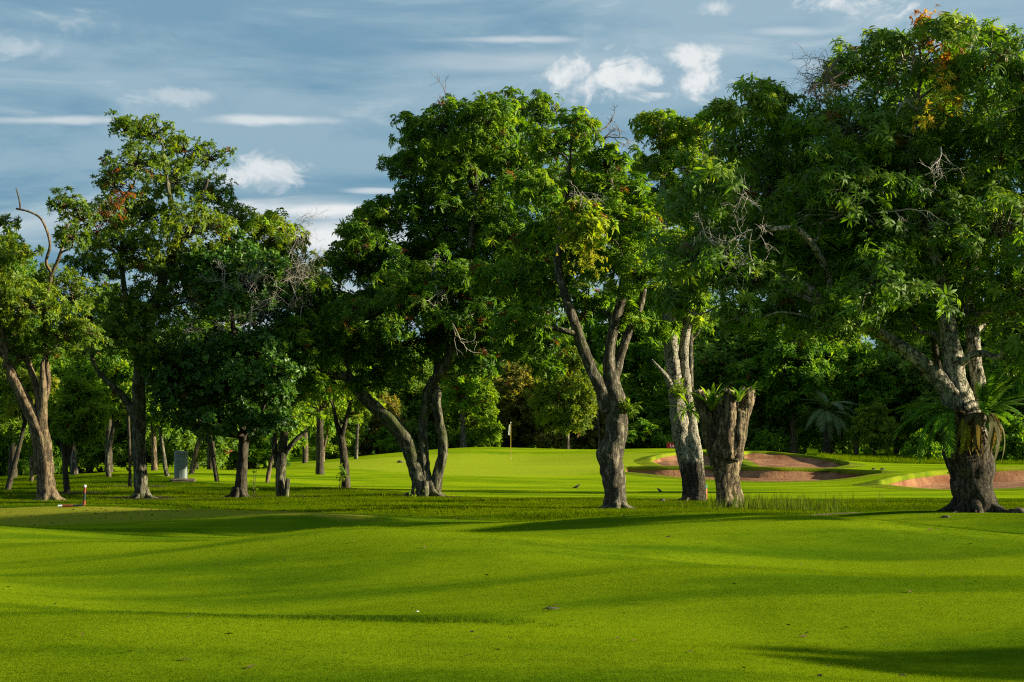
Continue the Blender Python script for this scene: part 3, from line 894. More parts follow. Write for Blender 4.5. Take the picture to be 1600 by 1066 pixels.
T10 = build_tree('mango_tree', 'huge mango tree at the right edge, its trunk wrapped in ferns', Y10, 1520,
 [[(1521, 815, 33), (1518, 780, 34), (1514, 740, 40), (1510, 700, 43), (1505, 665, 37), (1500, 630, 26), (1492, 590, 20), (1486, 545, 17), (1478, 500, 15), (1462, 420, 13), (1446, 350, 12), (1432, 300, 9, .2), (1420, 230, 7, .3)],
  [(1503, 660, 26), (1480, 610, 17, -.1), (1452, 578, 14, -.2), (1420, 550, 12, -.3), (1380, 525, 10, -.3), (1320, 490, 9, -.3), (1240, 440, 9, -.4), (1180, 427, 8, -.6), (1120, 418, 5, -.7), (1085, 400, 3, -.6)],
  [(1515, 670, 26), (1530, 620, 14, .2), (1524, 570, 12, .3), (1520, 520, 12, .4), (1512, 460, 11, .6), (1530, 380, 10, .8), (1560, 300, 8, .9)],
  [(1300, 478, 7, -.3), (1290, 420, 6, -.6), (1250, 362, 5, -1.2), (1205, 358, 4, -1.4)]],
 cl, M['bark_big'], 'mango', 'mango', 'leaf', size=0.205, density=0.47, rust=.006, seed=21, flare=.45, sides=28, rough=.2, limb_r=.05, inner=.30,
 dead=[(1318, 112, -1.2, -1, .25, 0.8, .018, 4, 'deadbrown'), (1325, 135, -1.2, -1, -.25, 0.75, .016, 4, 'deadbrown'), (1310, 90, -1.0, -.6, .8, 0.6, .014, 3, 'deadbrown'), (1430, 75, -1.2, -.4, .9, .6, .014, 3, 'deadbrown'), (1400, 180, -1.0, .5, -.9, .7, .018, 3, 'dead'),
       (1180, 425, -1.7, -.4, -1, .8, .014, 4, 'dead'), (1150, 420, -1.6, -.9, -.4, .7, .014, 4, 'dead'), (1190, 330, -1.6, -.6, -.6, .6, .015, 3, 'dead'), (1380, 330, -1.2, .8, .2, .8, .014, 3, 'dead'), (1470, 230, -1.4, .3, .8, .6, .014, 3, 'dead')])
# orange and yellow dying leaves at the top of it
def extra_leaves(root, lst, Y, cols, leaf, size, n, seed, name='dry_foliage'):
    r = np.random.default_rng(seed)
    P, A = [], []
    for (px, py, rp, dY) in lst:
        rr = rp * Y / F
        e = unit(r.normal(size=(n, 3)))
        P.append(W(px, py, Y + dY) + e * rr * r.uniform(0.2, 1.1, (n, 1))); A.append(unit(e + [0, 0, .4]))
    P = np.concatenate(P); A = np.concatenate(A)
    cc = np.array(cols)[r.integers(0, len(cols), len(P))] * r.uniform(.8, 1.25, (len(P), 1))
    base = np.array(root.location)
    o = link(name, sprays_mesh(name, P - base, A, size * r.uniform(.7, 1.2, len(P)), cc, leaf, M['leaf_soft'], r), root)
    o['kind'] = 'stuff'
    return o
ORANGE = [(0.42, 0.17, 0.03), (0.36, 0.22, 0.03), (0.30, 0.11, 0.03)]
YELL = [(0.42, 0.36, 0.03), (0.34, 0.34, 0.03), (0.42, 0.28, 0.02)]
RUST = [(0.16, 0.05, 0.02), (0.22, 0.07, 0.02), (0.11, 0.05, 0.02)]
extra_leaves(T10, [(1470, 40, 34, -.4), (1495, 75, 36, -.8), (1450, 60, 28, -.6), (1520, 100, 28, -.9), (1440, 34, 18, -.4), (1480, 100, 34, -1.0)], Y10, ORANGE, 'small', .115, 42, 5)
extra_leaves(T10, [(1465, 170, 32, -1.5), (1448, 192, 24, -1.5), (1490, 160, 22, -1.4), (1470, 130, 24, -1.4)], Y10, YELL, 'small', .13, 20, 6)

# ---- pale spotted tree beside the stump
Y8 = 49.6
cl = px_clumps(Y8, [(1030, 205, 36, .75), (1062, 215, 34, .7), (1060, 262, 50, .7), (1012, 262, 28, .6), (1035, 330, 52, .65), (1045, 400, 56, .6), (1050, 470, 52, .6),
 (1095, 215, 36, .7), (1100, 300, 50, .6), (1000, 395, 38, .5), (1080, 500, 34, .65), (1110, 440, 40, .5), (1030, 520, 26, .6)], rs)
T8 = build_tree('pale_tree', 'tree with pale grey trunk peppered with dark spots, left of the stump', Y8, 1082,
 [[(1081, 785, 15), (1078, 750, 15.5), (1073, 715, 17), (1066, 680, 17), (1060, 640, 15), (1055, 600, 13.5), (1050, 560, 12.5), (1048, 530, 13), (1044, 470, 10), (1040, 400, 8), (1036, 300, 5), (1033, 230, 3)],
  [(1092, 790, 13, -.05), (1090, 740, 12, -.1), (1085, 700, 13, -.1), (1078, 650, 11, .05), (1072, 600, 9, .1), (1068, 555, 9, .1), (1074, 500, 8, .1), (1090, 400, 6), (1095, 300, 4)],
  [(1050, 610, 7, -.1), (1042, 590, 4.5, -.2), (1030, 575, 3, -.3), (1018, 562, 1.5, -.3)]],
 cl, M['bark_pale'], 'mango', 'mango_lo', 'leaf', size=.20, density=.72, rust=.006, seed=31, flare=.45, sides=24)

# ---- tree with bulging trunk in the middle
Y7 = 43.6
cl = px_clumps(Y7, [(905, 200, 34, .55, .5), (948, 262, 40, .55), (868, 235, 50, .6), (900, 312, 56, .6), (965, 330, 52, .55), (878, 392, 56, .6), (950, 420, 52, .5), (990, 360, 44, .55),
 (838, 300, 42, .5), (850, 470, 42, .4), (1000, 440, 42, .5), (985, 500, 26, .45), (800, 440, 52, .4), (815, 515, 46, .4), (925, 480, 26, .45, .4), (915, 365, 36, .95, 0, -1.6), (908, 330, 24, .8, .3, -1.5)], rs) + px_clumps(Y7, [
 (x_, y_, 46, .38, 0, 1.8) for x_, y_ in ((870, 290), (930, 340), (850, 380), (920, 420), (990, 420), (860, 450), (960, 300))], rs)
T7 = build_tree('mango_tree', 'mango tree with a knobbly bulging trunk in the middle of the picture', Y7, 962,
 [[(962, 800, 19), (961, 770, 19), (957, 735, 21), (953, 712, 23.5), (962, 680, 20), (963, 640, 19), (957, 605, 16), (952, 575, 12), (953, 540, 9), (962, 500, 9), (975, 440, 8), (965, 350, 6), (950, 260, 4)],
  [(950, 640, 14), (938, 604, 12, -.1), (922, 572, 10.5, -.15), (908, 535, 9.5, -.2), (896, 500, 8.5, -.2), (883, 462, 7.5, -.2), (872, 410, 7), (880, 330, 5), (890, 260, 3)],
  [(955, 600, 12), (968, 560, 8, .1), (978, 530, 7.5, .1), (990, 500, 7, .2), (1003, 470, 6, .2), (1008, 430, 4, .2)]],
 cl, M['bark_grey'], 'mango', 'mango_lo', 'leaf', size=.19, density=.66, rust=.03, seed=41, flare=.35, sides=24, rough=.2,
 dead=[(905, 215, -.4, .8, -.3, .7, .03, 3, 'deadbrown'), (935, 215, -.2, .7, .1, .5, .02, 3, 'deadbrown'), (880, 200, -.3, -.4, -.9, .5, .02, 2, 'deadbrown'), (905, 330, -1.8, .2, -.5, .6, .012, 3, 'dead')])
extra_leaves(T7, [(905, 375, 40, -1.8), (918, 410, 34, -1.7), (890, 350, 30, -1.6)], Y7, [(0.30, 0.28, 0.02), (0.22, 0.25, 0.02), (0.16, 0.22, 0.012)], 'small', .11, 60, 15, 'yellow_foliage')

# ---- three-stemmed mango
Y6 = 54.0
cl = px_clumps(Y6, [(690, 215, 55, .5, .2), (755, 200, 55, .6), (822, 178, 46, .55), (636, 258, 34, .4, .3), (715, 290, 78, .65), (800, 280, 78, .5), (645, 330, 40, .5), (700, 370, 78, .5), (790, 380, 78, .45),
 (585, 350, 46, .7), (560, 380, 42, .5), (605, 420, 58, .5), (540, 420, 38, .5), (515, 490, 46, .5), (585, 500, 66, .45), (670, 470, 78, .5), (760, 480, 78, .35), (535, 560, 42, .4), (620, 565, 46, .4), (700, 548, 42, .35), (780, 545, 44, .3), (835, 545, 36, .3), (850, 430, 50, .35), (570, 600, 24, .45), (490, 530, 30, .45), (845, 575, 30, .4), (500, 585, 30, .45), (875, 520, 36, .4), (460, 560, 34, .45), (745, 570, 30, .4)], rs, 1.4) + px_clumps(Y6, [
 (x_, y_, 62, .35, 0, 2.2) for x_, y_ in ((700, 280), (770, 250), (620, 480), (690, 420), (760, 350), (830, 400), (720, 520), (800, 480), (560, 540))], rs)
T6 = build_tree('mango_tree', 'mango tree with three mossy stems spreading from one foot', Y6, 668,
 [[(664, 779, 19), (657, 755, 15), (647, 722, 13), (633, 688, 13), (612, 660, 13), (590, 640, 12), (568, 620, 11), (548, 595, 9), (530, 550, 7), (525, 500, 5)],
  [(668, 770, 13), (664, 735, 9), (662, 700, 9), (661, 660, 8.5, .1), (666, 630, 9, .1), (672, 605, 9.5, .1), (690, 578, 9, .1), (706, 545, 8, .1), (722, 480, 7), (735, 380, 6), (745, 270, 4)],
  [(676, 772, 13), (683, 745, 10), (691, 715, 9), (692, 690, 9), (686, 660, 8.5), (682, 630, 8.5), (684, 612, 7), (680, 590, 5, .3), (700, 520, 5, .5), (790, 420, 5, .6)]],
 cl, M['bark_moss'], 'mango_deep', 'mango_lo', 'leaf', size=.205, density=.62, rust=.03, seed=51, flare=.3, sides=18, rough=.22, inner=.25,
 dead=[(690, 195, -.2, -.3, -1, .9, .025, 3, 'deadbrown'), (720, 200, 0, .3, -1, .6, .02, 2, 'deadbrown'), (690, 470, -1.9, -.2, -.9, .9, .025, 3, 'dead'), (700, 500, -1.9, .4, .2, .7, .02, 2, 'dead'), (640, 260, -.3, -.8, -.4, .5, .012, 2, 'deadbrown')])
# ---- slender tree with bright crown
T5 = build_tree('small_tree', 'small dark-trunked tree with bright leaves and a sprouting foot', 60.0, 540,
 [[(541, 764, 8), (539, 735, 7.5), (536, 705, 7), (532, 680, 6.5), (526, 660, 4), (520, 630, 2.5)], [(533, 685, 5), (541, 655, 4, -.1), (548, 630, 3), (556, 600, 2)]],
 px_clumps(60.0, [(520, 600, 34, .6), (556, 612, 30, .6), (500, 640, 28, .55), (545, 652, 24, .65), (575, 640, 22, .7), (478, 622, 24, .5), (530, 570, 30, .5)], rs),
 M['bark_dark'], 'bright', 'small', 'leaf_soft', size=.26, density=.55, seed=61, flare=.2, sides=12)
# ---- thin forked tree
Y4 = 53.5
T4 = build_tree('forked_tree', 'thin tree forking low down, with a broken knob on its trunk', Y4, 441,
 [[(440, 778, 9), (438, 750, 8.5), (440, 720, 8.5), (443, 690, 7.5), (446, 650, 6.5), (450, 600, 5.5), (453, 550, 5), (450, 480, 4), (440, 400, 3)],
  [(438, 740, 6), (431, 715, 5.5, .1), (428, 690, 5, .1), (427, 670, 3, .2)],
  [(445, 710, 5), (455, 695, 4.5, -.1), (468, 682, 4, -.1), (480, 672, 2.5, 0)],
  [(446, 768, 5, -.12), (449, 755, 4.5, -.15), (450, 748, 3.5, -.15)]],
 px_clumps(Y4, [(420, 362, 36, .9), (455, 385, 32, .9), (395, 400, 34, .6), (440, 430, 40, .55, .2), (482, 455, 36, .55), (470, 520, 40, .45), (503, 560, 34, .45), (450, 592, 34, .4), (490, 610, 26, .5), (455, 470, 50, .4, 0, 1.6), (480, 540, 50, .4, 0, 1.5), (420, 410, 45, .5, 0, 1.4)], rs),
 M['bark_moss'], 'mango', 'mango_lo', 'leaf', size=.19, density=.72, seed=71, flare=.2, sides=14,
 dead=[(430, 440, -1.0, -.1, -1, 1.3, .014, 4, 'dead'), (470, 500, -1.1, .1, -1, 1.2, .014, 4, 'dead'), (450, 480, -1.0, .5, -.8, 1.1, .014, 4, 'dead'), (400, 500, -1.2, -.6, -.5, 1.1, .014, 4, 'dead'),
       (440, 520, -1.5, -.5, -.8, 1.2, .012, 4, 'dead'), (420, 480, -1.4, .3, -1, 1.2, .012, 4, 'dead'), (465, 470, -1.3, -.3, -.9, 1.1, .012, 4, 'dead'), (380, 500, -1.7, -.2, -.8, 1.1, .012, 4, 'dead')])
# ---- dark glossy tree
Y3 = 51.8
T3 = build_tree('glossy_tree', 'dark glossy round-leaved tree with a low dense crown right of the grey cabinet', Y3, 372,
 [[(373, 786, 14), (376, 765, 11), (378, 735, 10), (380, 705, 9), (381, 670, 8), (378, 620, 6), (370, 560, 5), (360, 470, 4)],
  [(380, 700, 6), (405, 650, 4), (425, 600, 3)], [(379, 690, 5), (345, 640, 4), (310, 600, 3)]],
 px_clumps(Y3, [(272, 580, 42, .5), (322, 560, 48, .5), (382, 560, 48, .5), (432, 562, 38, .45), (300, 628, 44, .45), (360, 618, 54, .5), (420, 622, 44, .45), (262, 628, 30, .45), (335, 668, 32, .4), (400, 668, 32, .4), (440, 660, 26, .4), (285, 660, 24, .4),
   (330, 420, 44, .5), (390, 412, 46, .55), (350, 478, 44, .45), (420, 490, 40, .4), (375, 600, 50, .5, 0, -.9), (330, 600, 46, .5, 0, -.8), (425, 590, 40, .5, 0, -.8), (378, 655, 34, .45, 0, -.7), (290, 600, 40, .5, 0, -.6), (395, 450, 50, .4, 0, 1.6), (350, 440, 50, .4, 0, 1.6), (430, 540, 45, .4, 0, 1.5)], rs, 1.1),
 M['bark_dark'], 'glossy', 'glossy', 'leaf_gloss', size=.155, density=1.15, rust=.004, seed=81, flare=.45, sides=16,
 dead=[(360, 500, -1.6, -.3, -.8, 1.2, .014, 4, 'dead'), (390, 520, -1.6, .2, -1, 1.2, .014, 4, 'dead')])
# ---- tall airy tree on the left
Y2 = 51.5
T2 = build_tree('tall_tree', 'tall airy tree rising above its neighbours on the left', Y2, 222,
 [[(222, 783, 13), (221, 755, 12), (218, 720, 12), (216, 680, 12), (217, 640, 12), (216, 600, 11), (222, 550, 10), (240, 480, 8), (265, 410, 7), (278, 370, 6.5), (272, 335, 6), (262, 290, 4), (255, 240, 3)],
  [(214, 660, 8), (204, 636, 7), (190, 617, 6, -.1), (172, 600, 5, -.2), (150, 575, 4, -.3), (140, 540, 3, -.3)],
  [(222, 560, 6), (200, 480, 5), (190, 400, 4), (200, 300, 3)], [(265, 400, 5), (300, 350, 4), (325, 280, 3)]],
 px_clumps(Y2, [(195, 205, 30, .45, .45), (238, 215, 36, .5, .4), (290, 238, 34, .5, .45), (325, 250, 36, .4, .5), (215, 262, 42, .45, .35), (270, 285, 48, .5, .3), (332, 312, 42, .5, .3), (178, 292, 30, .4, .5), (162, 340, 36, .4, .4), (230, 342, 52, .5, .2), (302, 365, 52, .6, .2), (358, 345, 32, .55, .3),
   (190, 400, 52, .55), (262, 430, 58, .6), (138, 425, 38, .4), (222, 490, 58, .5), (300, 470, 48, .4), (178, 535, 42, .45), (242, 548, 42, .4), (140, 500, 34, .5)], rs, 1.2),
 M['bark_moss'], 'leafy', 'small', 'leaf', size=.165, density=.9, rust=.012, seed=91, flare=.3, sides=18)
extra_leaves(T2, [(170, 340, 36, -1.2), (150, 365, 30, -1.2), (185, 310, 30, -1.2)], Y2, RUST, 'mango_lo', .13, 20, 18, 'rust_foliage')
# ---- left edge forked tree
Y1 = 46.8
T1 = build_tree('forked_tree', 'stout brown tree forked into a V at the left edge', Y1, 74,
 [[(76, 782, 16), (72, 755, 15), (67, 715, 15), (61, 680, 14), (50, 650, 12), (32, 615, 11), (16, 580, 9.5), (6, 545, 8.5), (0, 510, 8), (-8, 460, 6), (-15, 420, 4)],
  [(74, 740, 13), (70, 700, 13), (66, 670, 11), (66, 630, 8.5), (67, 600, 6.5), (66, 575, 4.5), (68, 560, 2.5)],
  [(66, 650, 8), (60, 620, 6.5, .1), (54, 595, 6, .1), (46, 570, 4.5, .1), (42, 550, 3, .1)],
  [(66, 640, 5), (75, 600, 5, .2), (70, 540, 4, .3), (72, 470, 3.6, .3), (80, 430, 3.2, .2), (72, 410, 2.8, .1), (78, 380, 2.4), (66, 345, 2), (48, 332, 1.7), (25, 326, 1.7)],
  [(32, 327, 1.6), (30, 312, 1.3), (25, 294, 0.9)], [(78, 435, 3.5, .2), (95, 395, 3, .2), (105, 350, 2, .2)]],
 px_clumps(Y1, [(15, 400, 36, .55), (-35, 420, 60, .5), (80, 445, 34, .5), (98, 325, 30, .3, .5), (128, 345, 28, .3, .5), (112, 375, 26, .3, .4), (10, 350, 22, .4, .5), (45, 485, 58, .55), (-20, 520, 60, .5), (112, 470, 44, .5), (102, 535, 44, .5), (35, 560, 34, .45), (-80, 480, 70, .5), (132, 520, 30, .5)], rs, 1.2),
 M['bark_brown'], 'leafy', 'small', 'leaf', size=.17, density=.95, rust=.01, seed=101, flare=.35, sides=20)
#TREES_END

# ------------------------------------------------------------------ stump with cut limbs
Ys = 45.2
def stump():
    base = G(1137, Ys)
    root = empty('tree_stump', base)
    tag(root, 'broad pollarded tree stump with four cut limbs and ferns on top', 'stump')
    T = [[(1138, 797, 21), (1137, 775, 20), (1134, 745, 22), (1131, 715, 26), (1131, 695, 26), (1131, 680, 20)],
         [(1124, 725, 18), (1113, 692, 15, -.05), (1105, 660, 12, -.1), (1097, 634, 10.5, -.12), (1090, 612, 10, -.12)],
         [(1134, 712, 19, -.2), (1138, 672, 15, -.32), (1141, 640, 12, -.34), (1141, 612, 11.5, -.34)],
         [(1142, 718, 17), (1152, 682, 14), (1160, 652, 12.5), (1167, 630, 13), (1169, 610, 12)],
         [(1126, 705, 15, .0), (1120, 660, 12, .05), (1117, 620, 9.5, .05)],
         [(1146, 716, 14, -.2), (1155, 685, 11, -.28), (1158, 660, 9, -.3), (1160, 644, 8.5, -.3)],
         [(1150, 700, 12, .25), (1152, 660, 10, .3), (1154, 626, 8, .3)]]
    tb = []
    for k, st in enumerate(T):
        P, Rr = px_line(Ys, st)
        if k == 0: P[0][2] = base[2] - .15
        tb.append(tube(P, Rr, 26, 40, .34, 300 + k, .35 if k == 0 else 0))
    wood(root, 'trunk', tb, M['bark_stump'], base)
    for k, st in enumerate(T[1:]):
        P, Rr = px_line(Ys, st[-2:])
        d = unit(P[1] - P[0])
        t = [tube([P[1] - d * .02, P[1] + d * 0.012], [Rr[1] * 1.0, Rr[1] * .9], 14, 3, .1, 40 + k)]
        wood(root, 'cut_face', t, M['cutwood'], base)
        rj = np.random.default_rng(50 + k)
        t = []
        for q in range(9):
            a = q * .7 + rj.uniform(-.2, .2)
            o_ = np.array([math.cos(a), math.sin(a), 0]) * Rr[1] * rj.uniform(.7, .95)
            t.append(tube([P[1] + o_ - d * .12, P[1] + o_ * 1.05 + d * rj.uniform(.01, .10)], [Rr[1] * .30, Rr[1] * .10], 6, 3, .1, q))
        wood(root, 'splinter', t, M['bark_stump'], base, 'stuff')
    return root
stump()

# ------------------------------------------------------------------ ferns and palms
def strap_frond(name, L, w, arch, mat, col, seed):
    r = np.random.default_rng(seed)
    n = 11
    V = []
    for i in range(n):
        t = i / (n - 1)
        x = L * (t - 0.12 * t * t * arch); z = L * arch * (0.32 * t - 0.75 * t ** 2.2)
        ww = w * math.sin(math.pi * min(1, (t * .9 + .08))) ** 0.7 * (1 + 0.12 * math.sin(i * 2.3 + seed))
        wv = 0.12 * w * math.sin(i * 1.7 + seed)
        V += [(x, ww, z + .2 * ww + wv), (x, 0, z), (x, -ww, z + .2 * ww - wv)]
    Fq = []
    for i in range(n - 1):
        a = i * 3
        Fq += [(a, a + 3, a + 4, a + 1), (a + 1, a + 4, a + 5, a + 2)]
    tint = np.array(col) * r.uniform(.85, 1.15)
    return mesh_np(name, np.array(V), [np.array(Fq)], mat, True, np.broadcast_to(tint, (len(V), 3)))
def pinnate_frond(name, L, w, arch, npair, mat, col, seed, hang=0.25):
    r = np.random.default_rng(seed)
    V, Fq, Cc = [], [], []
    def cen(t):
        return np.array([L * (t - 0.2 * t * t * arch), 0, L * arch * (0.38 * t - 0.85 * t ** 2)])
    for i in range(npair):
        t = 0.1 + 0.9 * i / npair
        c = cen(t); d = unit(cen(min(1, t + .02)) - c)
        ll = w * (math.sin(math.pi * (t * .86 + .1)) ** .6)
        for s in (-1, 1):
            dir_ = unit(np.array([d[0] * .55, s * 1.0, d[2] * .55 - hang + r.normal() * .12]))
            b = L * 0.9 / npair * .52
            a = len(V)
            V += [c - d * b * .8, c + d * b, c + dir_ * ll * .6 + d * b * .8, c + dir_ * ll * r.uniform(.85, 1.1) + d * b, c + dir_ * ll * .55 - d * b * .6]
            Fq += [(a, a + 1, a + 2, a + 4), (a + 4, a + 2, a + 3, a + 3)][:1]
            Cc += [np.array(col) * r.uniform(.8, 1.2)] * 5
    Ft = [(5 * k + 4, 5 * k + 2, 5 * k + 3) for k in range(len(V) // 5)]
    n0 = len(V)
    P = np.array([cen(t) for t in np.linspace(0, 1, 6)])
    tv, tq, tt = tube(P, np.linspace(.012, .004, 6) * max(1, L), 3, 8, cap=False)
    V = np.vstack([np.array(V), tv]); Cc = np.vstack([np.array(Cc), np.broadcast_to(np.array(col) * .7, (len(tv), 3))])
    return mesh_np(name, V, [np.vstack([np.array(Fq), tq + n0]), np.array(Ft)], mat, False, Cc)
FERN_G = (0.075, 0.19, 0.015); FERN_Y = (0.17, 0.27, 0.02)
STRAPS = [strap_frond('frond', 1.0, .085, a, M['leaf_soft'], c, i) for i, (a, c) in enumerate([(.5, FERN_Y), (.8, FERN_G), (.35, FERN_Y), (1.0, FERN_G)])]
PINS = [pinnate_frond('frond', 1.0, .15, a, 26, M['leaf_soft'], c, 20 + i) for i, (a, c) in enumerate([(.35, FERN_G), (.7, FERN_G), (.5, (.11, .22, .02)), (1.0, FERN_G)])]
DRY = [pinnate_frond('dry_frond', 1.0, .07, 1.15, 12, M['leaf_soft'], (.085, .058, .03), 31), strap_frond('dry_frond', 1.0, .06, 1.2, M['leaf_soft'], (.12, .09, .05), 32)]
YFR = pinnate_frond('yellow_frond', 1.0, .11, 1.1, 16, M['leaf_soft'], (.30, .29, .02), 35, .1)
def fern(label, px, py, Y, meshes, n, lrange, elev, az=None, seed=0, dry=None, ndry=0, dryl=(.4, .7), name='nest_fern', group=None):
    r = np.random.default_rng(seed)
    base = W(px, py, Y)
    root = empty(name, base)
    tag(root, label, 'fern', group)
    for i in range(n):
        o = link('frond', meshes[i % len(meshes)], root)
        a = (r.uniform(*az) if az else (i * 137.5) % 360)
        s = r.uniform(*lrange)
        o.scale = (s, s, s)
        o.rotation_euler = (r.uniform(-.3, .3), -R(r.uniform(*elev)), R(a))
        o.location = (0.04 * math.cos(R(a)), 0.04 * math.sin(R(a)), r.uniform(-.03, .05))
    for i in range(ndry):
        o = link('dry_frond', dry[i % len(dry)], root)
        a = r.uniform(150, 390); s = r.uniform(*dryl)
        o.scale = (s, s, s)
        o.rotation_euler = (r.uniform(-.3, .3), R(r.uniform(15, 55)), R(a))
    return root
fern('bushy bird\'s nest fern with long fronds on the right side of the great trunk', 1537, 645, 34.45, PINS, 34, (.6, 1.05), (-5, 78), (-115, 100), 1, DRY, 40, (.5, 1.0))
fern('drooping fern on the left side of the great trunk', 1487, 640, 34.6, PINS, 18, (.7, 1.25), (-55, 25), (115, 255), 2, DRY, 12, (.5, .8))
o = fern('yellowing fern frond hanging down the front of the great trunk', 1503, 655, 34.5, [YFR], 4, (.5, .85), (-62, -40), (250, 290), 3)
fern('bright green fern sprouting between the cut limbs of the stump, left clump', 1113, 640, 44.9, STRAPS, 18, (.38, .68), (40, 88), None, 4)
fern('bright green fern on top of the stump, between the middle and right limbs', 1154, 626, 44.75, STRAPS, 14, (.28, .48), (40, 88), None, 5)
fern('small fern curling out of the stump\'s right limb', 1172, 616, 45.1, STRAPS, 8, (.2, .36), (5, 60), (-60, 90), 6)
fern('leafy fern clump growing on the pale spotted trunk', 1076, 640, 49.12, STRAPS, 30, (.3, .62), (-50, 75), (170, 390), 7)
# leafy sprouts with their own leaves
def sprout(label, px, py, Y, n, rad, pal, size, leaf='small', seed=0, h=0.3, name='sprout', on_ground=True):
    r = np.random.default_rng(seed)
    base = G(px, Y) if on_ground else W(px, py, Y)
    root = empty(name, base)
    tag(root, label, 'plant')
    tb = []
    P = []
    for k in range(max(3, n // 7)):
        e = np.array([r.normal() * rad, r.normal() * rad * .6, abs(r.normal()) * h * .5 + h * .4])
        tb.append(tube(np.array([[0, 0, -.02], e * .5 + [0, 0, .05], e]), [.008, .006, .003], 4, 5, cap=False))
        for j in range(n // max(3, n // 7)):
            P.append(e * r.uniform(.4, 1.0) + r.normal(size=3) * .05)
    P = np.array(P)
    V, fl = join(tb)
    link('stem', mesh_np('stem', V, fl, M['bark_dark']), root)
    A = unit(r.normal(size=(len(P), 3)) + [0, 0, .7])
    c = link('foliage', sprays_mesh('foliage', P, A, size * r.uniform(.7, 1.2, len(P)), pick_cols(pal, len(P), .6, r, 0), leaf, M['leaf_soft'], r), root)
    c['kind'] = 'stuff'
    return root
sprout('leafy sprout at the foot of the small dark-trunked tree', 530, 760, 59.7, 24, .16, 'mango', .12, seed=1, h=.6)
sprout('thin sapling beside the dark glossy tree\'s trunk', 396, 0, 50.3, 10, .12, 'mango', .10, seed=2, h=1.0, name='sapling')
sprout('tuft of mango leaves sprouting from the bulging trunk', 976, 640, 43.4, 14, .12, 'bright', .2, 'mango_lo', 3, .12, 'sprout', False)
sprout('ball of small bright leaves growing out of the pale spotted trunk', 1064, 618, 49.2, 60, .14, 'bright', .13, 'small', 9, .25, 'sprout', False)
sprout('little weed at the foot of the three-stemmed mango', 647, 776, 53.4, 8, .1, 'mango', .1, seed=4, h=.2, name='weed')

# ------------------------------------------------------------------ smaller trees in the second row (left)
def gen_clumps(base, H, rx, z0, n, r, bias=.5, ry=None, top=1.0, airy=0.0):
    """crown of clumps between z0 and H above base, half width rx"""
    out = []
    ry = ry or rx
    for k in range(n):
        t = (k + r.random()) / n
        w = (math.sin(math.pi * min(1, .18 + .80 * t)) ** .65)
        a = k * 2.4 + r.uniform(-.5, .5)
        q = r.uniform(.25, .75)
        rr = rx * r.uniform(.34, .5) * (0.7 + .3 * w)
        c = base + np.array([math.cos(a) * rx * q * w, math.sin(a) * ry * q * w, z0 + (H - z0 - rr) * t])
        out.append((c, np.array([rr, rr, rr * .85]), bias + r.normal(0, .06), airy))
    return out
def line_tree(name, label, Y, pts, crown, bark, pal, leaf, lm, size, dens, seed, group, extra=(), n=7, bias=.55):
    """a small tree from its trunk line in the photo; crown = (px, py, half width px, half height px)"""
    r = np.random.default_rng(seed)
    stems = [[(a[0], a[1], a[2] * .8) for a in st] for st in [pts] + list(extra)]
    cl = []
    if crown:
        px, py, a, b = crown
        c = W(px, py, Y); s = Y / F
        cl = gen_clumps(np.array([c[0], Y, c[2] - b * s]), 2 * b * s, a * s, 0, n, r, bias)
    return build_tree(name, label, Y, pts[0][0], stems, cl, bark, pal, leaf, lm, size, dens, .004, seed, .25, 10, group=group, sub_f=.42)
g2 = 'small trees of the second row on the left'
line_tree('small_tree', 'dark trunk leaning right at the left edge of the wood', 58, [(10, 770, 7), (20, 735, 6), (32, 690, 5), (42, 645, 5), (52, 600, 4)], (40, 610, 60, 40), M['bark_dark'], 'olive', 'small', 'leaf_soft', .3, .5, 201, g2)
line_tree('small_tree', 'short trunk half hidden left of the stout forked tree', 68, [(49, 760, 6), (50, 735, 5), (48, 700, 4), (46, 660, 4)], (20, 655, 48, 44), M['bark_brown'], 'bright', 'small', 'leaf_soft', .3, .5, 202, g2)
line_tree('small_tree', 'dark V-shaped small tree with a bright sunlit crown right of the stout forked tree', 55, [(106, 777, 7), (103, 745, 6.5), (101, 715, 5.5), (94, 680, 4.5), (88, 640, 3)], (125, 640, 66, 50), M['bark_dark'], 'bright', 'small', 'leaf_soft', .26, .62, 203, g2,
          extra=[[(103, 730, 5), (111, 695, 4.5), (116, 660, 4), (125, 620, 2.5)]], n=10, bias=.6)
line_tree('small_tree', 'thick grey trunk in shade behind the V-shaped small tree', 74, [(117, 756, 9), (116, 725, 8), (113, 690, 7), (110, 650, 6)], (110, 610, 60, 50), M['bark_grey'], 'mango_deep', 'small', 'leaf_soft', .32, .4, 204, g2)
line_tree('small_tree', 'pale curved trunk standing alone, sunlit on its right side', 69, [(171, 759, 6), (169, 735, 6), (169, 710, 5.5), (174, 685, 5), (178, 660, 4)], (180, 620, 50, 40), M['bark_grey'], 'bright', 'small', 'leaf_soft', .3, .5, 205, g2)
line_tree('small_tree', 'thin straight dark trunk just left of the tall airy tree', 61, [(203, 767, 4), (203, 730, 3.5), (202, 690, 3.5), (200, 640, 3)], (190, 600, 45, 36), M['bark_dark'], 'mango', 'small', 'leaf_soft', .3, .45, 206, g2)
line_tree('small_tree', 'brown trunk between the tall airy tree and the leaning trunk', 75, [(241, 753, 7), (241, 725, 6.5), (240, 690, 6), (238, 650, 5)], (235, 620, 55, 44), M['bark_brown'], 'mango_deep', 'small', 'leaf_soft', .32, .4, 207, g2)
line_tree('small_tree', 'mottled trunk leaning left beside the grey cabinet', 68, [(263, 759, 5.5), (258, 730, 5), (254, 700, 4.5), (250, 670, 4)], (250, 635, 40, 32), M['bark_moss'], 'mango', 'small', 'leaf_soft', .3, .4, 208, g2)
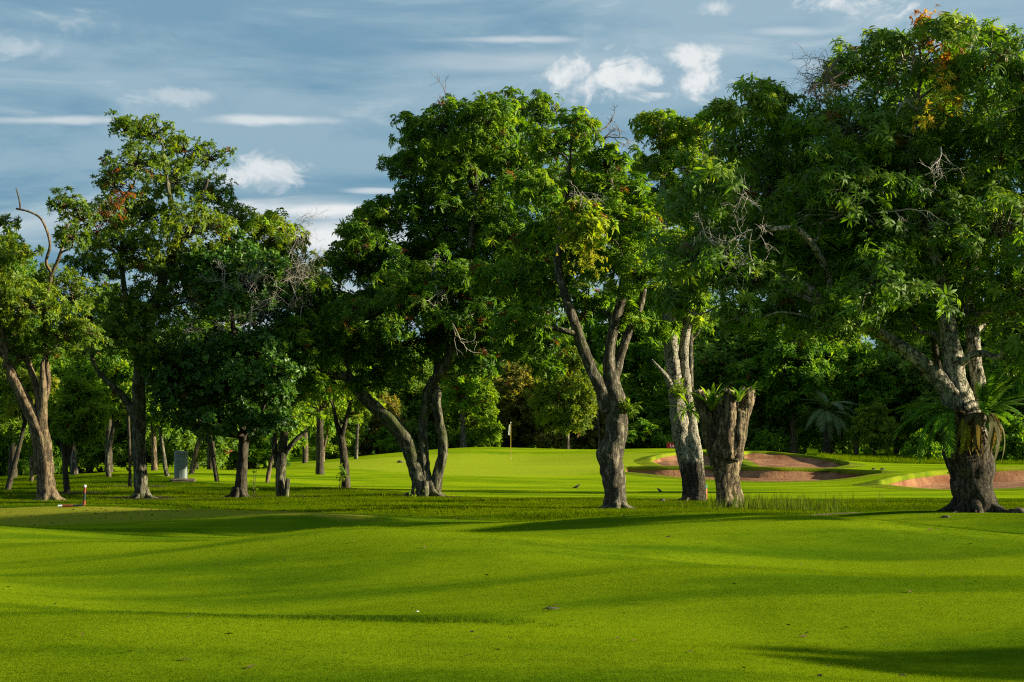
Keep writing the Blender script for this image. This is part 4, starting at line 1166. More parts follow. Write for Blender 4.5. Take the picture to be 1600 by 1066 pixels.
line_tree('small_tree', 'leaning trunk with sawn-off top right behind the grey cabinet', 70, [(297, 754, 5.5), (300, 735, 5.5), (305, 710, 5.5), (311, 690, 5), (318, 678, 4.5)], None, M['bark_brown'], 'mango', 'small', 'leaf_soft', .3, .4, 209, g2)
line_tree('small_tree', 'short leaning trunk between the grey cabinet and the dark glossy tree', 64, [(340, 761, 5), (337, 740, 5), (333, 715, 5), (328, 690, 4.5), (322, 660, 4)], (325, 640, 42, 34), M['bark_dark'], 'mango_deep', 'small', 'leaf_soft', .3, .45, 210, g2)
line_tree('small_tree', 'brown trunk leaning right between the glossy and the forked thin tree', 64, [(417, 760, 4.5), (420, 738, 4.5), (425, 715, 4.5), (430, 695, 4), (436, 660, 3)], (440, 640, 46, 36), M['bark_brown'], 'bright', 'small', 'leaf_soft', .3, .45, 211, g2)

# ------------------------------------------------------------------ taller trees filling behind the front row
g3 = 'trees close behind the front row'
def fill_tree(label, px, Y, toppy, lowpy, halfpx, bark, pal, seed, n=14, leaf='small', lm='leaf', size=.27, dens=.55, bias=.5, name='broadleaf_tree', rust=.01, trunk_px=8, group=g3, lean=0, cpx=None):
    r = np.random.default_rng(seed)
    s = Y / F
    b = G(px, Y)
    top = W(px, toppy, Y)[2] - b[2]; low = W(px, lowpy, Y)[2] - b[2]
    cb = b if cpx is None else np.array([(cpx - 800) * s, Y, b[2]])
    cl = gen_clumps(cb, top, halfpx * s, low, n, r, bias, ry=min(halfpx * s, 2.1))
    basepy = HOR + (EYE - b[2]) / s
    st = [(px, basepy + 2, trunk_px), (px + lean * .3, basepy * .7 + lowpy * .3, trunk_px * .85), (px + lean, lowpy, trunk_px * .7), (px + lean * .5, lowpy * .5 + toppy * .5, trunk_px * .4)]
    return build_tree(name, label, Y, px, [st], cl, bark, pal, leaf, lm, size, dens, rust, seed, .25, 10, group=group, sub_f=.42)
fill_tree('olive tree filling the gap behind the thin forked tree', 500, 74, 385, 610, 80, M['bark_dark'], 'olive', 301, bias=.55)
fill_tree('dark tree closing the wood behind the left-edge tree', 20, 80, 370, 600, 90, M['bark_dark'], 'mango_deep', 302, 16)
fill_tree('dark leafy tree behind the glossy round-leaved tree', 330, 84, 440, 640, 95, M['bark_dark'], 'mango_deep', 303, 16)
fill_tree('dark leafy tree behind the tall airy tree', 170, 88, 430, 640, 85, M['bark_dark'], 'mango_deep', 304, 15)
fill_tree('green tree behind the pale spotted trunk, filling above it', 1078, 70, 320, 520, 60, M['bark_grey'], 'mango', 305, 12)
fill_tree('broad dark tree close behind the great fern-clad tree, closing the gaps in its crown', 1515, 37.6, 185, 490, 205, M['bark_dark'], 'mango_deep', 307, 30, dens=.42, size=.3, lean=-60, cpx=1345)
fill_tree('leafy tree behind the great fern-clad tree at the right edge', 1640, 58, 330, 640, 90, M['bark_dark'], 'mango_deep', 306, 16)

# ------------------------------------------------------------------ background wood
g4 = 'background trees beyond the green'
PROTO = {}
def proto(key, pal, seed, H=10, rx=4, z0=1.2, n=15, bias=.5, leaf='card', size=.38, dens=.7, bark='bark_dark', trunk_r=.2, rust=.01, fork=False):
    r = np.random.default_rng(seed)
    base = np.zeros(3)
    root = empty('background_tree', (0, 0, 0))
    cl = gen_clumps(base, H, rx, z0, n, r, bias)
    tb = [tube(np.array([[0, 0, -.3], [.05, 0, H * .15], [.1, .1, H * .35], [0, 0, H * .7]]), [trunk_r * 1.15, trunk_r, trunk_r * .8, trunk_r * .3], 9, 14, .12, seed, .3)]
    if fork:
        tb.append(tube(np.array([[.05, 0, H * .12], [-.5, -.1, H * .25], [-1.1, -.2, H * .38]]), [trunk_r * .7, trunk_r * .55, trunk_r * .3], 7, 8, .1, seed + 1))
        tb.append(tube(np.array([[.05, 0, H * .2], [.5, -.1, H * .32], [.6, -.2, H * .5]]), [trunk_r * .6, trunk_r * .45, trunk_r * .3], 7, 8, .1, seed + 2))
    V, fl = join(tb)
    link('trunk', mesh_np('trunk', V, fl, M[bark], True), root)
    pos, ax, bi, SUB = crown_points(cl, size, r, dens, .42, .10)
    c = link('crown', sprays_mesh('crown', pos, ax, size * r.uniform(.7, 1.25, len(pos)), pick_cols(pal, len(pos), bi, r, rust), leaf, M['leaf_soft'], r), root)
    c['kind'] = 'stuff'
    root['H'] = H
    PROTO[key] = [root, H, False]
proto('dark', 'dark', 401, 11, 4.5, .9, 20, .55)
proto('deep', 'mango_deep', 402, 10, 4.2, .5, 20, .55)
proto('mid', 'mango_deep', 403, 9, 3.6, 2.9, 15, .42, bark='bark_brown')
proto('bright', 'bright', 404, 7, 3.0, .2, 15, .5)
proto('olive', 'olive', 405, 8, 3.5, 1.6, 14, .42, bark='bark_pale', trunk_r=.17, fork=True)
proto('brown', 'brownish', 406, 7.5, 3.4, .2, 14, .4)
proto('bush', 'mango_deep', 407, 3.0, 2.2, 0.0, 9, .5, trunk_r=.08)
def bg(key, label, px, Y, toppy, wscale=1.0, rot=0, name=None):
    P = PROTO[key]
    o = P[0] if not P[2] else copy_tree(P[0])
    P[2] = True
    b = G(px, Y)
    h = EYE - (toppy - HOR) / F * Y - b[2]
    s = h / P[1]
    o.location = b
    o.scale = (s * wscale, s * wscale, s)
    o.rotation_euler = (0, 0, R(rot))
    tag(o, label, 'bush' if key == 'bush' else 'tree', g4)
    return o
BG = [
 ('dark', 'shadowy tree at the far left end of the distant wood', -60, 96, 470, 1.1),
 ('deep', 'dark distant tree seen behind the leaning dark trunk at left', 45, 99, 500, 1.2),
 ('dark', 'shadowy distant tree behind the pale curved trunk', 140, 95, 510, 1.3),
 ('dark', 'shadowy distant tree left of the grey cabinet', 225, 98, 520, 1.2),
 ('dark', 'shadowy distant tree straight behind the grey cabinet', 305, 95, 520, 1.2),
 ('deep', 'dark distant tree behind the dark glossy tree\'s trunk', 390, 100, 520, 1.2),
 ('mid', 'distant tree with brown trunk seen between the two thin left trees', 478, 130, 540, .8),
 ('bright', 'bright distant tree beside the pale thin trunk left of centre', 520, 136, 590, 1.0),
 ('brown', 'olive brown bushy tree left of the three-stemmed mango', 590, 140, 600, 1.0),
 ('dark', 'dark distant tree showing between the stems of the three-stemmed mango', 640, 150, 520, 1.1),
 ('bright', 'bright green sunlit tree in front of the wood, left of the flag', 735, 142, 560, 1.05),
 ('deep', 'tall dark tree behind the bright sunlit one left of the flag', 715, 158, 480, 1.0),
 ('brown', 'brownish olive tree right behind the flag', 815, 148, 560, 1.25),
 ('dark', 'dark tall tree far behind the flag', 790, 172, 470, 1.2),
 ('olive', 'pale-stemmed forked olive tree right of the flag', 886, 137, 540, .95),
 ('brown', 'tan bushy tree just right of the pale forked olive tree', 925, 150, 590, .9),
 ('deep', 'green thicket tree right of the bulging trunk', 985, 152, 600, 1.3),
 ('bright', 'lighter green bushy tree rising in the thicket by the pale spotted trunk', 1015, 168, 590, 1.0),
 ('deep', 'dark thicket tree straight behind the pale spotted trunk', 1050, 150, 600, 1.2),
 ('deep', 'tree behind the gap between pale trunk and stump', 1105, 166, 500, 1.1),
 ('dark', 'very dark tall tree behind the stump', 1155, 150, 470, 1.2),
 ('mid', 'lit tree with a tall dark trunk left of the palm', 1240, 146, 490, 1.1),
 ('dark', 'dark tree behind the palm', 1300, 165, 480, 1.1),
 ('mid', 'dark-trunked tree just right of the palm, sunlit on its right', 1338, 146, 525, .95),
 ('olive', 'small brown-trunked tree with yellowish leaves right of the palm', 1366, 134, 628, 1.0),
 ('mid', 'lit tree seen below the long left limb of the great tree', 1400, 150, 545, 1.0),
 ('olive', 'tree with tan dead leaves left of the great fern-clad trunk', 1425, 160, 560, 1.1),
 ('dark', 'dark tree behind the hanging fern of the great tree', 1455, 150, 420, 1.0),
 ('dark', 'dark tree filling behind the great fern-clad trunk', 1545, 145, 480, 1.2),
 ('deep', 'dark tree at the far right end of the distant wood', 1630, 140, 470, 1.2),
 ('deep', 'dark tree beyond the right edge bunker', 1730, 135, 440, 1.2),
 ('mid', 'mid green tree filling the space between the bulging and the pale spotted trunks', 975, 158, 430, 1.0),
 ('bush', 'low bush at the far left under the small trees', 8, 84, 655, .9),
 ('bush', 'round green bush left of the thick grey trunk', 82, 88, 690, .7),
 ('bush', 'dark low bush at the foot of the wood below the olive brown tree', 612, 138, 660, 1.0),
 ('bush', 'low bush at the wood edge right of the bulging trunk', 1000, 140, 655, 1.4),
 ('bush', 'low leafy bush in front of the dark tree behind the stump', 1195, 138, 672, 1.0),
 ('bush', 'low bush left of the great trunk beyond the bunker', 1440, 125, 672, 1.0),
 ('bush', 'dark bush right of the great trunk beyond the bunker', 1590, 120, 650, 1.2),
]
for i, (k, lab, px, Y, top, ws) in enumerate(BG):
    bg(k, lab, px, Y, top, ws, (i * 73) % 360)

# far-off wood that reads as one mass
def far_wood():
    r = np.random.default_rng(900)
    cl = []
    for px in np.arange(-500, 2100, 42):
        for row in range(2):
            Y = 190 + row * 22 + r.uniform(-5, 5)
            top = 560 + r.uniform(-25, 25) - row * 20
            if 960 < px < 1080: top += 22
            x = (px - 800) / F * Y
            zt = EYE + (HOR - top) / F * Y
            for zc in np.arange(1.2, zt, 2.6):
                rr = r.uniform(1.8, 2.6)
                cl.append((np.array([x + r.normal() * .8, Y + r.normal(), zc]), np.array([rr, rr, rr * .9]), .45, 0))
    pos, ax, bi, _ = crown_points(cl, 1.0, r, .15, .45, .1, nsub=9)
    o = link('far_wood', sprays_mesh('far_wood', pos, ax, r.uniform(.7, 1.2, len(pos)), pick_cols('mango_deep', len(pos), bi, r, 0), 'card', M['leaf_soft'], r))
    tag(o, 'far-off wood closing the view behind the trees', kind='stuff')
    print('far wood', len(o.data.polygons))
far_wood()

# pale trunks standing at the wood's edge
def bare_trunk(label, Y, pts, bark, extra=()):
    b = G(pts[0][0], Y)
    root = empty('slender_tree', b); tag(root, label, 'tree', 'slender trunks at the wood edge')
    tb = []
    for k, st in enumerate([pts] + list(extra)):
        P, Rr = px_line(Y, st)
        if k == 0: P[0][2] = b[2] - .2
        tb.append(tube(P, Rr, 9, 16, .12, k + int(pts[0][0]), .25 if k == 0 else 0))
    wood(root, 'trunk', tb, bark, b)
    r = np.random.default_rng(int(pts[0][0]))
    top = np.array(px_line(Y, pts)[0][-1])
    cl = gen_clumps(top - [0, 0, .4], 3.0, 1.7, 0, 6, r, .55)
    pos, ax, bi, _ = crown_points(cl, .45, r, .6, .42, .1)
    c = link('crown', sprays_mesh('crown', pos - b, ax, .45 * r.uniform(.7, 1.2, len(pos)), pick_cols('mango', len(pos), bi, r, .02), 'card', M['leaf_soft'], r), root); c['kind'] = 'stuff'
bare_trunk('pale trunk dividing in two below the bright crown left of the flag', 137, [(724, 694, 6), (723, 665, 4), (722, 645, 4), (717, 625, 3)], M['bark_grey'], [[(723, 652, 3), (727, 635, 3), (729, 620, 2)]])
bare_trunk('thin pale trunk behind the small dark-trunked tree', 122, [(556, 710, 3.5), (558, 680, 3), (560, 640, 2.5), (561, 600, 2)], M['bark_grey'])
bare_trunk('brown trunk right of the thin forked tree', 118, [(476, 722, 4.5), (476, 700, 4), (475, 670, 4), (474, 640, 3)], M['bark_dark'])
bare_trunk('forked brown trunk between the two thin trees', 120, [(504, 720, 4), (504, 700, 3.8), (503, 680, 3), (500, 655, 2)], M['bark_brown'], [[(504, 705, 3), (509, 688, 2), (512, 665, 1.5)]])
bare_trunk('grey thin trunk at the wood edge left of the bulging trunk', 146, [(936, 700, 2.2), (936, 680, 2), (934, 650, 2), (932, 620, 1.5)], M['bark_grey'])

# palm
def palm():
    Y = 140
    b = G(1291, Y)
    root = empty('palm_tree', b)
    tag(root, 'date palm with arching grey-green fronds between two tree trunks', 'palm')
    top = W(1292, 645, Y)
    wood(root, 'trunk', [tube(np.array([b - [0, 0, .2], (b + top) / 2, top]), [.32, .27, .3], 12, 16, .2, 3)], M['bark_dark'], b)
    ms = [pinnate_frond('frond', 3.0, .62, a, 30, M['leaf_gloss'], (.085, .13, .035), 60 + i, .3) for i, a in enumerate((.75, 1.0, 1.25))]
    r = np.random.default_rng(8)
    for i in range(30):
        o = link('frond', ms[i % 3], root)
        o.location = top - b
        s = r.uniform(.7, 1.0); o.scale = (s, s, s)
        o.rotation_euler = (r.uniform(-.3, .3), -R(r.uniform(-25, 75)), R((i * 137.5) % 360))
palm()

# off-frame neighbours on the right that throw shade on the foreground
for i, (x, y, s, lab) in enumerate([(11.8, 29.4, .6, 'mango tree standing out of view on the right, shading the low mound'),
                               (13.8, 14.5, .46, 'mango tree standing out of view on the right, shading the near fairway')]):
    c = copy_tree(T7)
    c.location = (x, y, float(tz0(x, y)))
    c.scale = (s, s, s); c.rotation_euler = (0, 0, i * 2.1 + .7)
    tag(c, lab, 'tree', 'mango trees beyond the right edge')

# ------------------------------------------------------------------ grass (real blades)
def tuft_mesh(name, n, h, rad, w, bend, mat, seed):
    r = np.random.default_rng(seed)
    V, Fq = [], []
    for k in range(n):
        a = r.uniform(0, 6.28); q = rad * math.sqrt(r.random())
        b = np.array([math.cos(a) * q, math.sin(a) * q, -.004])
        d = r.uniform(0, 6.28); hh = h * r.uniform(.55, 1.2)
        out = np.array([math.cos(d), math.sin(d), 0]) * hh * bend * r.uniform(.3, 1.2)
        sd = np.array([-math.sin(d), math.cos(d), 0]) * w * .5
        i = len(V)
        m = b + out * .35 + [0, 0, hh * .6]
        V += [b + sd, b - sd, m + sd * .8, m - sd * .8, b + out + [0, 0, hh]]
        Fq += [(i, i + 1, i + 3), (i, i + 3, i + 2), (i + 2, i + 3, i + 4)]
    return mesh_np(name, np.array(V), [np.array(Fq)], mat)

def scatter(name, label, pts, scl, tuft, kind='stuff', tilt=0.15):
    """points mesh + geometry nodes: one object holding all blades"""
    me = bpy.data.meshes.new(name)
    me.vertices.add(len(pts)); me.vertices.foreach_set('co', np.asarray(pts, np.float32).ravel())
    a = me.attributes.new('scl', 'FLOAT', 'POINT'); a.data.foreach_set('value', np.asarray(scl, np.float32))
    rt = np.stack([rng.normal(0, tilt, len(pts)), rng.normal(0, tilt, len(pts)), rng.uniform(0, 6.28, len(pts))], -1)
    a = me.attributes.new('rot', 'FLOAT_VECTOR', 'POINT'); a.data.foreach_set('vector', rt.astype(np.float32).ravel())
    src = bpy.data.objects.new(name + '_blade', tuft)
    ng = bpy.data.node_groups.new(name, 'GeometryNodeTree')
    ng.interface.new_socket('Geometry', in_out='INPUT', socket_type='NodeSocketGeometry')
    ng.interface.new_socket('Geometry', in_out='OUTPUT', socket_type='NodeSocketGeometry')
    gi = ng.nodes.new('NodeGroupInput'); go = ng.nodes.new('NodeGroupOutput')
    oi = ng.nodes.new('GeometryNodeObjectInfo'); oi.inputs['Object'].default_value = src
    ip = ng.nodes.new('GeometryNodeInstanceOnPoints')
    s1 = ng.nodes.new('GeometryNodeInputNamedAttribute'); s1.data_type = 'FLOAT'; s1.inputs[0].default_value = 'scl'
    s2 = ng.nodes.new('GeometryNodeInputNamedAttribute'); s2.data_type = 'FLOAT_VECTOR'; s2.inputs[0].default_value = 'rot'
    er = ng.nodes.new('FunctionNodeEulerToRotation')
    L = ng.links.new
    L(gi.outputs[0], ip.inputs['Points']); L(oi.outputs['Geometry'], ip.inputs['Instance'])
    L(s2.outputs[0], er.inputs[0]); L(er.outputs[0], ip.inputs['Rotation'])
    cx = ng.nodes.new('ShaderNodeCombineXYZ')
    for k in range(3): L(s1.outputs[0], cx.inputs[k])
    L(cx.outputs[0], ip.inputs['Scale'])
    L(ip.outputs[0], go.inputs[0])
    o = link(name, me)
    md = o.modifiers.new('blades', 'NODES'); md.node_group = ng
    tag(o, label, kind=kind)
    return o

def region_pts(n, pxr, Ylo, Yhi, r, gamma=1.0):
    px = r.uniform(pxr[0], pxr[1], n)
    lo = Ylo(px) if callable(Ylo) else np.full(n, Ylo); hi = Yhi(px) if callable(Yhi) else np.full(n, Yhi)
    t = r.random(n)
    Y = np.sqrt(lo ** 2 + (hi ** 2 - lo ** 2) * t) if gamma == 1 else lo * (hi / lo) ** t
    x = (px - 800) / F * Y
    return px, np.stack([x, Y, tz0(x, Y)], -1)
rg = np.random.default_rng(33)
# mown fairway
px, P = region_pts(110000, (-60, 1660), 10.5, 34.0, rg, 2)
scatter('mown_grass', 'short mown grass of the fairway', P, rg.uniform(.7, 1.2, len(P)), tuft_mesh('mown_tuft', 34, .0065, .09, .0024, 1.0, M['blade_short'], 1))
# rough under the trees
px, P = region_pts(52000, (-80, 1680), YB1, YB2, rg)
h = .7 + .5 * np.sin(P[:, 0] * .8 + P[:, 1] * 1.3) * np.sin(P[:, 0] * .33 - P[:, 1] * .6) 
sc = np.clip(h * rg.uniform(.6, 1.2, len(P)), .3, 1.4)
_d = np.full(len(P), 9.0)
for fx, fY in FEET:
    _d = np.minimum(_d, np.hypot(P[:, 0] - (fx - 800) / F * fY, (P[:, 1] - fY) * .8))
sc *= np.clip(_d / 1.1, .35, 1)
near_edge = np.clip((P[:, 1] - YB1(px)) / 1.2, 0.35, 1) * np.clip((YB2(px) - P[:, 1]) / 2.0, .4, 1)
scatter('rough_grass', 'longer grass growing under the trees', P, sc * near_edge, tuft_mesh('rough_tuft', 16, .062, .14, .009, 1.1, M['blade_rough'], 2))
# coarse patch in the fairway
n = 5200
u = rg.normal(0, .42, n); v = rg.normal(0, .42, n)
pxp = 500 + u * 290; Yp = 16.05 + v * .36
xp = (pxp - 800) / F * Yp
P = np.stack([xp, Yp, tz0(xp, Yp)], -1)
scatter('coarse_grass', 'patch of coarser darker grass in the near fairway', P, rg.uniform(.5, 1.1, n), tuft_mesh('coarse_tuft', 9, .035, .04, .006, .9, M['blade_coarse'], 3))
# tall weeds right of the stump
n = 170
pxp = rg.normal(1215, 55, n); Yp = rg.uniform(40, 46, n)
xp = (pxp - 800) / F * Yp
scatter('tall_weeds', 'tall seeding grass stalks right of the stump', np.stack([xp, Yp, tz0(xp, Yp)], -1), rg.uniform(.5, 1.2, n), tuft_mesh('weed_tuft', 8, .38, .10, .010, .35, M['blade_weed'], 4))
# fringe grass at the wood edge
px, P = region_pts(9000, (1280, 1680), 112, 150, rg)
scatter('wood_edge_grass', 'tall grass along the edge of the distant wood on the right', P, rg.uniform(.6, 1.3, len(P)), tuft_mesh('edge_tuft', 10, .2, .3, .02, .6, M['blade_rough'], 5))

# ------------------------------------------------------------------ small things
def box_bm(sx, sy, sz, bev=.02, seg=3):
    bm = bmesh.new()
    bmesh.ops.create_cube(bm, size=1.0)
    bmesh.ops.scale(bm, vec=(sx, sy, sz), verts=bm.verts)
    bmesh.ops.translate(bm, vec=(0, 0, sz / 2), verts=bm.verts)
    if bev:
        bmesh.ops.bevel(bm, geom=list(bm.edges), offset=bev, segments=seg, affect='EDGES', profile=.5)
    return bm
def part(name, bm, mat, parent, loc=(0, 0, 0), rot=(0, 0, 0), smooth=False):
    me = bpy.data.meshes.new(name); bm.to_mesh(me); bm.free()
    me.materials.append(mat)
    if smooth:
        me.polygons.foreach_set('use_smooth', np.ones(len(me.polygons), bool))
    o = link(name, me, parent, loc); o.rotation_euler = rot
    return o
def cyl_bm(r1, r2, h, seg=14, bev=0.0):
    bm = bmesh.new()
    bmesh.ops.create_cone(bm, cap_ends=True, segments=seg, radius1=r1, radius2=r2, depth=h)
    bmesh.ops.translate(bm, vec=(0, 0, h / 2), verts=bm.verts)
    if bev:
        ed = [e for e in bm.edges if abs(e.verts[0].co.z - e.verts[1].co.z) < 1e-6]
        bmesh.ops.bevel(bm, geom=ed, offset=bev, segments=2, affect='EDGES')
    return bm

def cabinet():
    Y = 64.0
    b = G(283, Y)
    root = empty('utility_cabinet', b, .12)
    tag(root, 'grey green utility cabinet on a concrete slab under the trees', 'cabinet')
    bm = box_bm(.80, .7, .16, .06)
    for v in bm.verts: v.co += Vector((random.uniform(-.02, .02), random.uniform(-.02, .02), random.uniform(-.015, .015)))
    part('slab', bm, M['slab'], root, (.06, 0, -.07))
    bmb = bmesh.new()
    def ring(w, d, z, rad):
        pts = []
        for cx, cy, a0 in ((w - rad, d - rad, 0), (-w + rad, d - rad, 90), (-w + rad, -d + rad, 180), (w - rad, -d + rad, 270)):
            for k in range(5):
                a = R(a0 + 22.5 * k); pts.append((cx + rad * math.cos(a), cy + rad * math.sin(a), z))
        return [bmb.verts.new(p) for p in pts]
    prof = [(.225, 0), (.225, .02), (.22, .03), (.22, .70), (.228, .71), (.228, .725), (.222, .735), (.222, .84), (.218, .865), (.20, .885), (.15, .895)]
    rings = [ring(w, w * .85, z, .165 if w > .2 else .12) for w, z in prof]
    for a, c in zip(rings[:-1], rings[1:]):
        for k in range(len(a)):
            bmb.faces.new((a[k], a[(k + 1) % len(a)], c[(k + 1) % len(a)], c[k]))
    bmb.faces.new(rings[-1])
    part('body', bmb, M['cabinet'], root, (0, 0, .085), smooth=False)
    part('latch', box_bm(.17, .02, .05, .008, 2), M['cabinet_dark'], root, (.09, -.195, .86))
    part('latch', box_bm(.17, .015, .012, .002, 1), M['cabinet'], root, (.09, -.207, .88))
cabinet()

def stake(label, px, Y, bands, rad, rot=(0, 0, 0), loc=None):
    b = loc if loc is not None else G(px, Y)
    root = empty('marker_stake', b); root.rotation_euler = rot
    tag(root, label, 'stake')
    z = -.02
    for nm, h, mat, k in bands:
        part(nm, cyl_bm(rad * k, rad * k, h, 12, .004), mat, root, (0, 0, z))
        z += h + .0005
    return root
stake('red marker stake with white top and dark band standing at the rough\'s edge', 131, 41.9, [('foot', .12, M['red'], 1.3), ('band', .16, M['black'], 1.0), ('post', .12, M['red'], 1.0), ('cap', .05, M['white'], 1.05)], .026, (R(3), R(4), 0))
b = G(92, 40.9); b[2] += .03
stake('white tipped red stake lying flat on the grass', 92, 40.9, [('cap', .09, M['white'], 1.0), ('post', .22, M['red'], .95), ('foot', .2, M['black'], .9)], .026, (0, R(88), R(4)), b)
stake('orange stake with green top behind the pale spotted trunk', 1102, 51.5, [('post', .30, M['orange'], 1.0), ('cap', .10, M['greenp'], 1.06)], .05)

def flagstick():
    Y = 120.0
    b = G(798, Y)
    root = empty('flagstick', b)
    tag(root, 'yellow flagstick with a limp white flag on the putting green', 'golf flag')
    part('pole', cyl_bm(.020, .016, 2.2, 10), M['yellow'], root, (0, 0, -.05))
    part('pole_tip', cyl_bm(.03, .015, .06, 10), M['white'], root, (0, 0, 2.151))
    # hole rim
    part('hole_cup', cyl_bm(.054, .054, .02, 16), M['white'], root, (0, 0, -.012))
    n, m = 9, 14
    V, Fq = [], []
    for j in range(m):
        t = j / (m - 1)
        wd = .85 * (.10 + .12 * math.sin(math.pi * min(1, t * .9 + .1))) * (1 - .35 * t)
        for i in range(n):
            s = i / (n - 1)
            V.append((-.02 - s * wd + .03 * math.sin(t * 5), .05 * math.sin(s * 9 + t * 2) * (s + .2), 2.12 - t * .72 - s * .16 * (1 - t)))
    for j in range(m - 1):
        for i in range(n - 1):
            a = j * n + i
            Fq.append((a, a + 1, a + n + 1, a + n))
    link('flag', mesh_np('flag', np.array(V), [np.array(Fq)], M['cloth'], True), root)
flagstick()

def sign():
    Y = 127.0
    b = G(1048, Y)
    root = empty('tee_sign', b)
    tag(root, 'small dark red sign board at the edge of the wood beside the pale trunk', 'sign')
    part('board', box_bm(.62, .05, .36, .01, 2), M['signred'], root, (0.05, 0, .02))
    part('post', cyl_bm(.03, .03, .1, 8), M['black'], root, (.2, 0, -.08))
    part('post', cyl_bm(.03, .03, .1, 8), M['black'], root, (-.1, 0, -.08))
    tx = bpy.data.curves.new('lettering', 'FONT'); tx.body = 'La'; tx.size = .30; tx.extrude = .004
    tx.materials.append(M['white'])
    to = bpy.data.objects.new('lettering_curve', tx)
    lm = bpy.data.meshes.new_from_object(to)
    bpy.data.objects.remove(to)
    t = link('lettering', lm, root, (-.06, -.034, .1)); t.rotation_euler = (R(90), 0, 0)
sign()

def bird(label, px, Y, rot, sc=1.0):
    b = G(px, Y)
    root = empty('bird', b, rot); root.scale = (sc, sc, sc)
    tag(root, label, 'bird', 'dark birds on the grass')
    P = np.array([[.125, 0, .165], [.105, 0, .17], [.08, 0, .175], [.05, 0, .155], [0, 0, .115], [-.05, 0, .095], [-.10, 0, .08], [-.16, 0, .065], [-.20, 0, .055]])
    Rr = np.array([.006, .018, .024, .028, .044, .042, .026, .014, .012])
    tb = [tube(P, Rr, 10, 24)]
    for s in (-1, 1):
        tb.append(tube(np.array([[-.01, s * .018, .09], [-.015, s * .018, .045], [0, s * .018, .0]]), [.009, .004, .004], 5, 6))
        tb.append(tube(np.array([[-.01, s * .018, .005], [.035, s * .022, .003]]), [.004, .003], 4, 3))
    V, fl = join(tb)
    link('body', mesh_np('body', V, fl, M['bird'], True), root)
    for s in (-1, 1):
        w = tube(np.array([[.04, s * .036, .135], [-.02, s * .046, .115], [-.08, s * .036, .095], [-.13, s * .02, .075]]), [.012, .022, .016, .004], 7, 10)
        V, fl = join([w]); link('wing', mesh_np('wing', V, fl, M['bird'], True), root)
    part('beak', cyl_bm(.007, .001, .03, 6), M['beak'], root, (.12, 0, .166), (0, R(95), 0))
bird('dark bird on the bright grass left of the bulging trunk', 902, 60.5, .3, .85)
bird('dark bird on the bright grass between the bulging and the spotted trunk', 1030, 57.5, 2.2, .75)

def clod(name, label, px, Y, s, mat, seed, cat):
    b = G(px, Y)
    bm = bmesh.new(); bmesh.ops.create_icosphere(bm, subdivisions=3, radius=1.0)
    for v in bm.verts:
        n = mnoise.noise(v.co * 1.6 + Vector((seed, 0, 0))) * .35 + mnoise.noise(v.co * 4 + Vector((0, seed, 0))) * .15
        v.co *= 1 + n
        v.co.x *= s[0]; v.co.y *= s[1]; v.co.z *= s[2]
    o = part(name, bm, mat, None, tuple(b + [0, 0, s[2] * .35]), smooth=True)
    tag(o, label, cat)
clod('stone', 'low dark stone on the grass at the right edge', 1592, 34.6, (.22, .16, .07), M['stone'], 1, 'stone')
clod('clod', 'small dark clod on the mound left of the great trunk', 1478, 33.6, (.07, .05, .03), M['stone'], 2, 'clod')
clod('clod', 'dark clod in the grass left of the spotted trunk\'s foot', 1035, 49.0, (.09, .07, .05), M['stone'], 3, 'clod')
clod('clod', 'small clod left of the three-stemmed mango on the slope', 625, 100.0, (.16, .12, .08), M['stone'], 4, 'clod')
clod('clod', 'dark clod beside the bunker tip', 1206, 84.6, (.14, .1, .08), M['stone'], 5, 'clod')
clod('clod', 'left one of two small clods on the bright grass right of the bunkers', 1365, 92, (.10, .08, .06), M['stone'], 6, 'clod')
clod('clod', 'right one of two small clods on the bright grass right of the bunkers', 1379, 92, (.10, .08, .06), M['stone'], 7, 'clod')
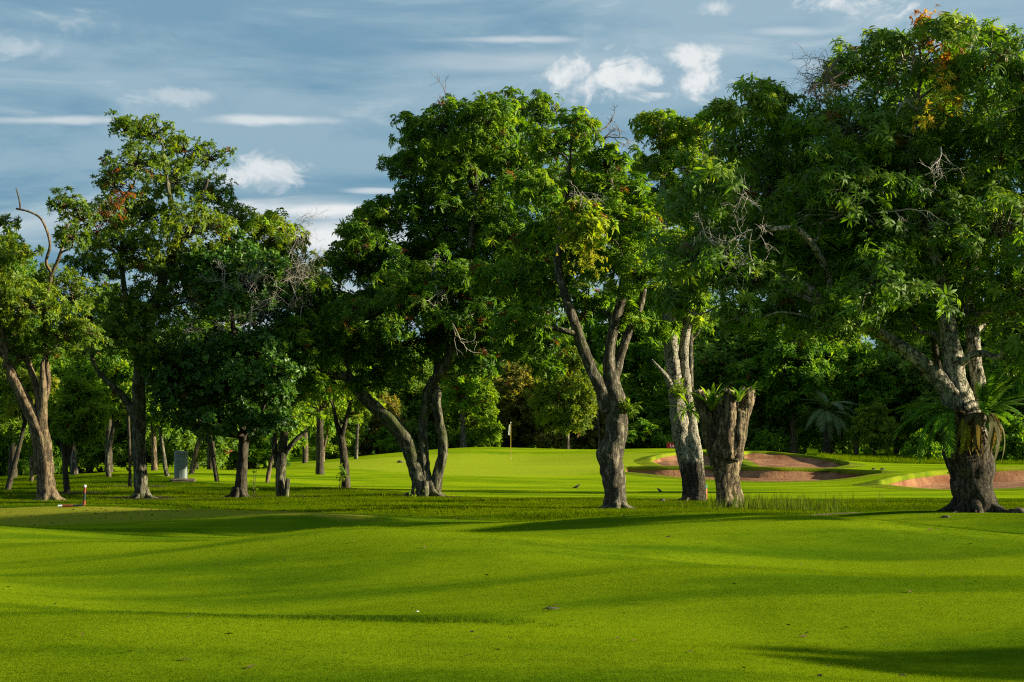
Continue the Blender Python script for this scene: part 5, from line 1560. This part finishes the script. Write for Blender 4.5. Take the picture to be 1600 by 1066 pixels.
# litter of dry leaves on the fairway and in the rough edge
def litter():
    r = np.random.default_rng(12)
    n = 130
    px, P = region_pts(n, (-20, 1620), 12.5, 46, r, 2)
    m = 340
    px2 = r.uniform(-20, 760, m); Y2_ = r.uniform(37, 42, m); x2 = (px2 - 800) / F * Y2_
    P = np.vstack([P, np.stack([x2, Y2_, tz0(x2, Y2_)], -1)])
    for fx, fY in FEET:
        a = r.uniform(0, 6.28, 34); q = .35 + abs(r.normal(0, .7, 34))
        xx = (fx - 800) / F * fY + np.cos(a) * q; yy = fY + np.sin(a) * q
        P = np.vstack([P, np.stack([xx, yy, tz0(xx, yy) + .02], -1)])
    P[:, 2] += .012
    n = len(P)
    a = r.uniform(0, 6.28, n); s = r.uniform(.02, .05, n) 
    d = np.stack([np.cos(a), np.sin(a), r.uniform(-.1, .3, n)], -1) * s[:, None]; e = np.stack([-np.sin(a), np.cos(a), r.uniform(-.2, .4, n)], -1) * s[:, None] * .4
    V = np.stack([P - d, P + e + [0, 0, .006], P + d, P - e], 1).reshape(-1, 3)
    i = np.arange(n)[:, None] * 4
    o = link('leaf_litter', mesh_np('leaf_litter', V, [np.hstack([i, i + 1, i + 2]), np.hstack([i, i + 2, i + 3])], M['leaf_litter']))
    tag(o, 'scattered dry leaves on the grass', kind='stuff')
litter()
# white petal and a strip of bare soil on the fairway
_b = G(652, 17.4)
o = link('petal', mesh_np('petal', np.array([[-.02, 0, .012], [0, -.012, .02], [.022, 0, .014], [0, .012, .02], [0, 0, .028]]), [np.array([[0, 1, 4], [1, 2, 4], [2, 3, 4], [3, 0, 4]])], M['white'], True), None, tuple(_b))
tag(o, 'tiny white petal lying on the near fairway', 'petal')
clod('turf_divot', 'thin dark divot mark in the near fairway right of the petal', 862, 17.4, (.07, .04, .012), M['stone'], 9, 'divot')

# far building glimpsed through the trees
def far_house():
    Y = 235.0
    b = G(1003, Y)
    root = empty('house', b); tag(root, 'white roofed house glimpsed high through the gap beside the spotted trunk', 'house')
    part('wall', box_bm(5, 4, 8.6, 0), M['wallw'], root)
    bm = bmesh.new()
    vs = [bm.verts.new(p) for p in ((-3, -2.6, 0), (3, -2.6, 0), (3, 2.6, 0), (-3, 2.6, 0), (-2.2, 0, 1.1), (2.2, 0, 1.1))]
    for f in ((0, 1, 5, 4), (2, 3, 4, 5), (1, 2, 5), (3, 0, 4), (3, 2, 1, 0)):
        bm.faces.new([vs[k] for k in f])
    part('roof', bm, M['roofw'], root, (0, 0, 8.605))
    for k in (-1.5, 0.2):
        part('window', box_bm(.9, .06, 1.2, 0), M['black'], root, (k, -2.02, 6.6))
far_house()
_t = sum(len(m.polygons) for m in bpy.data.meshes)
print('polys', _t, sum(len(m.loop_triangles) or len(m.polygons) for m in bpy.data.meshes)); open('/tmp/stat.txt','w').write(str(_t) + ' ' + ' '.join(f'{m.name}:{len(m.polygons)}' for m in bpy.data.meshes if len(m.polygons) > 30000))
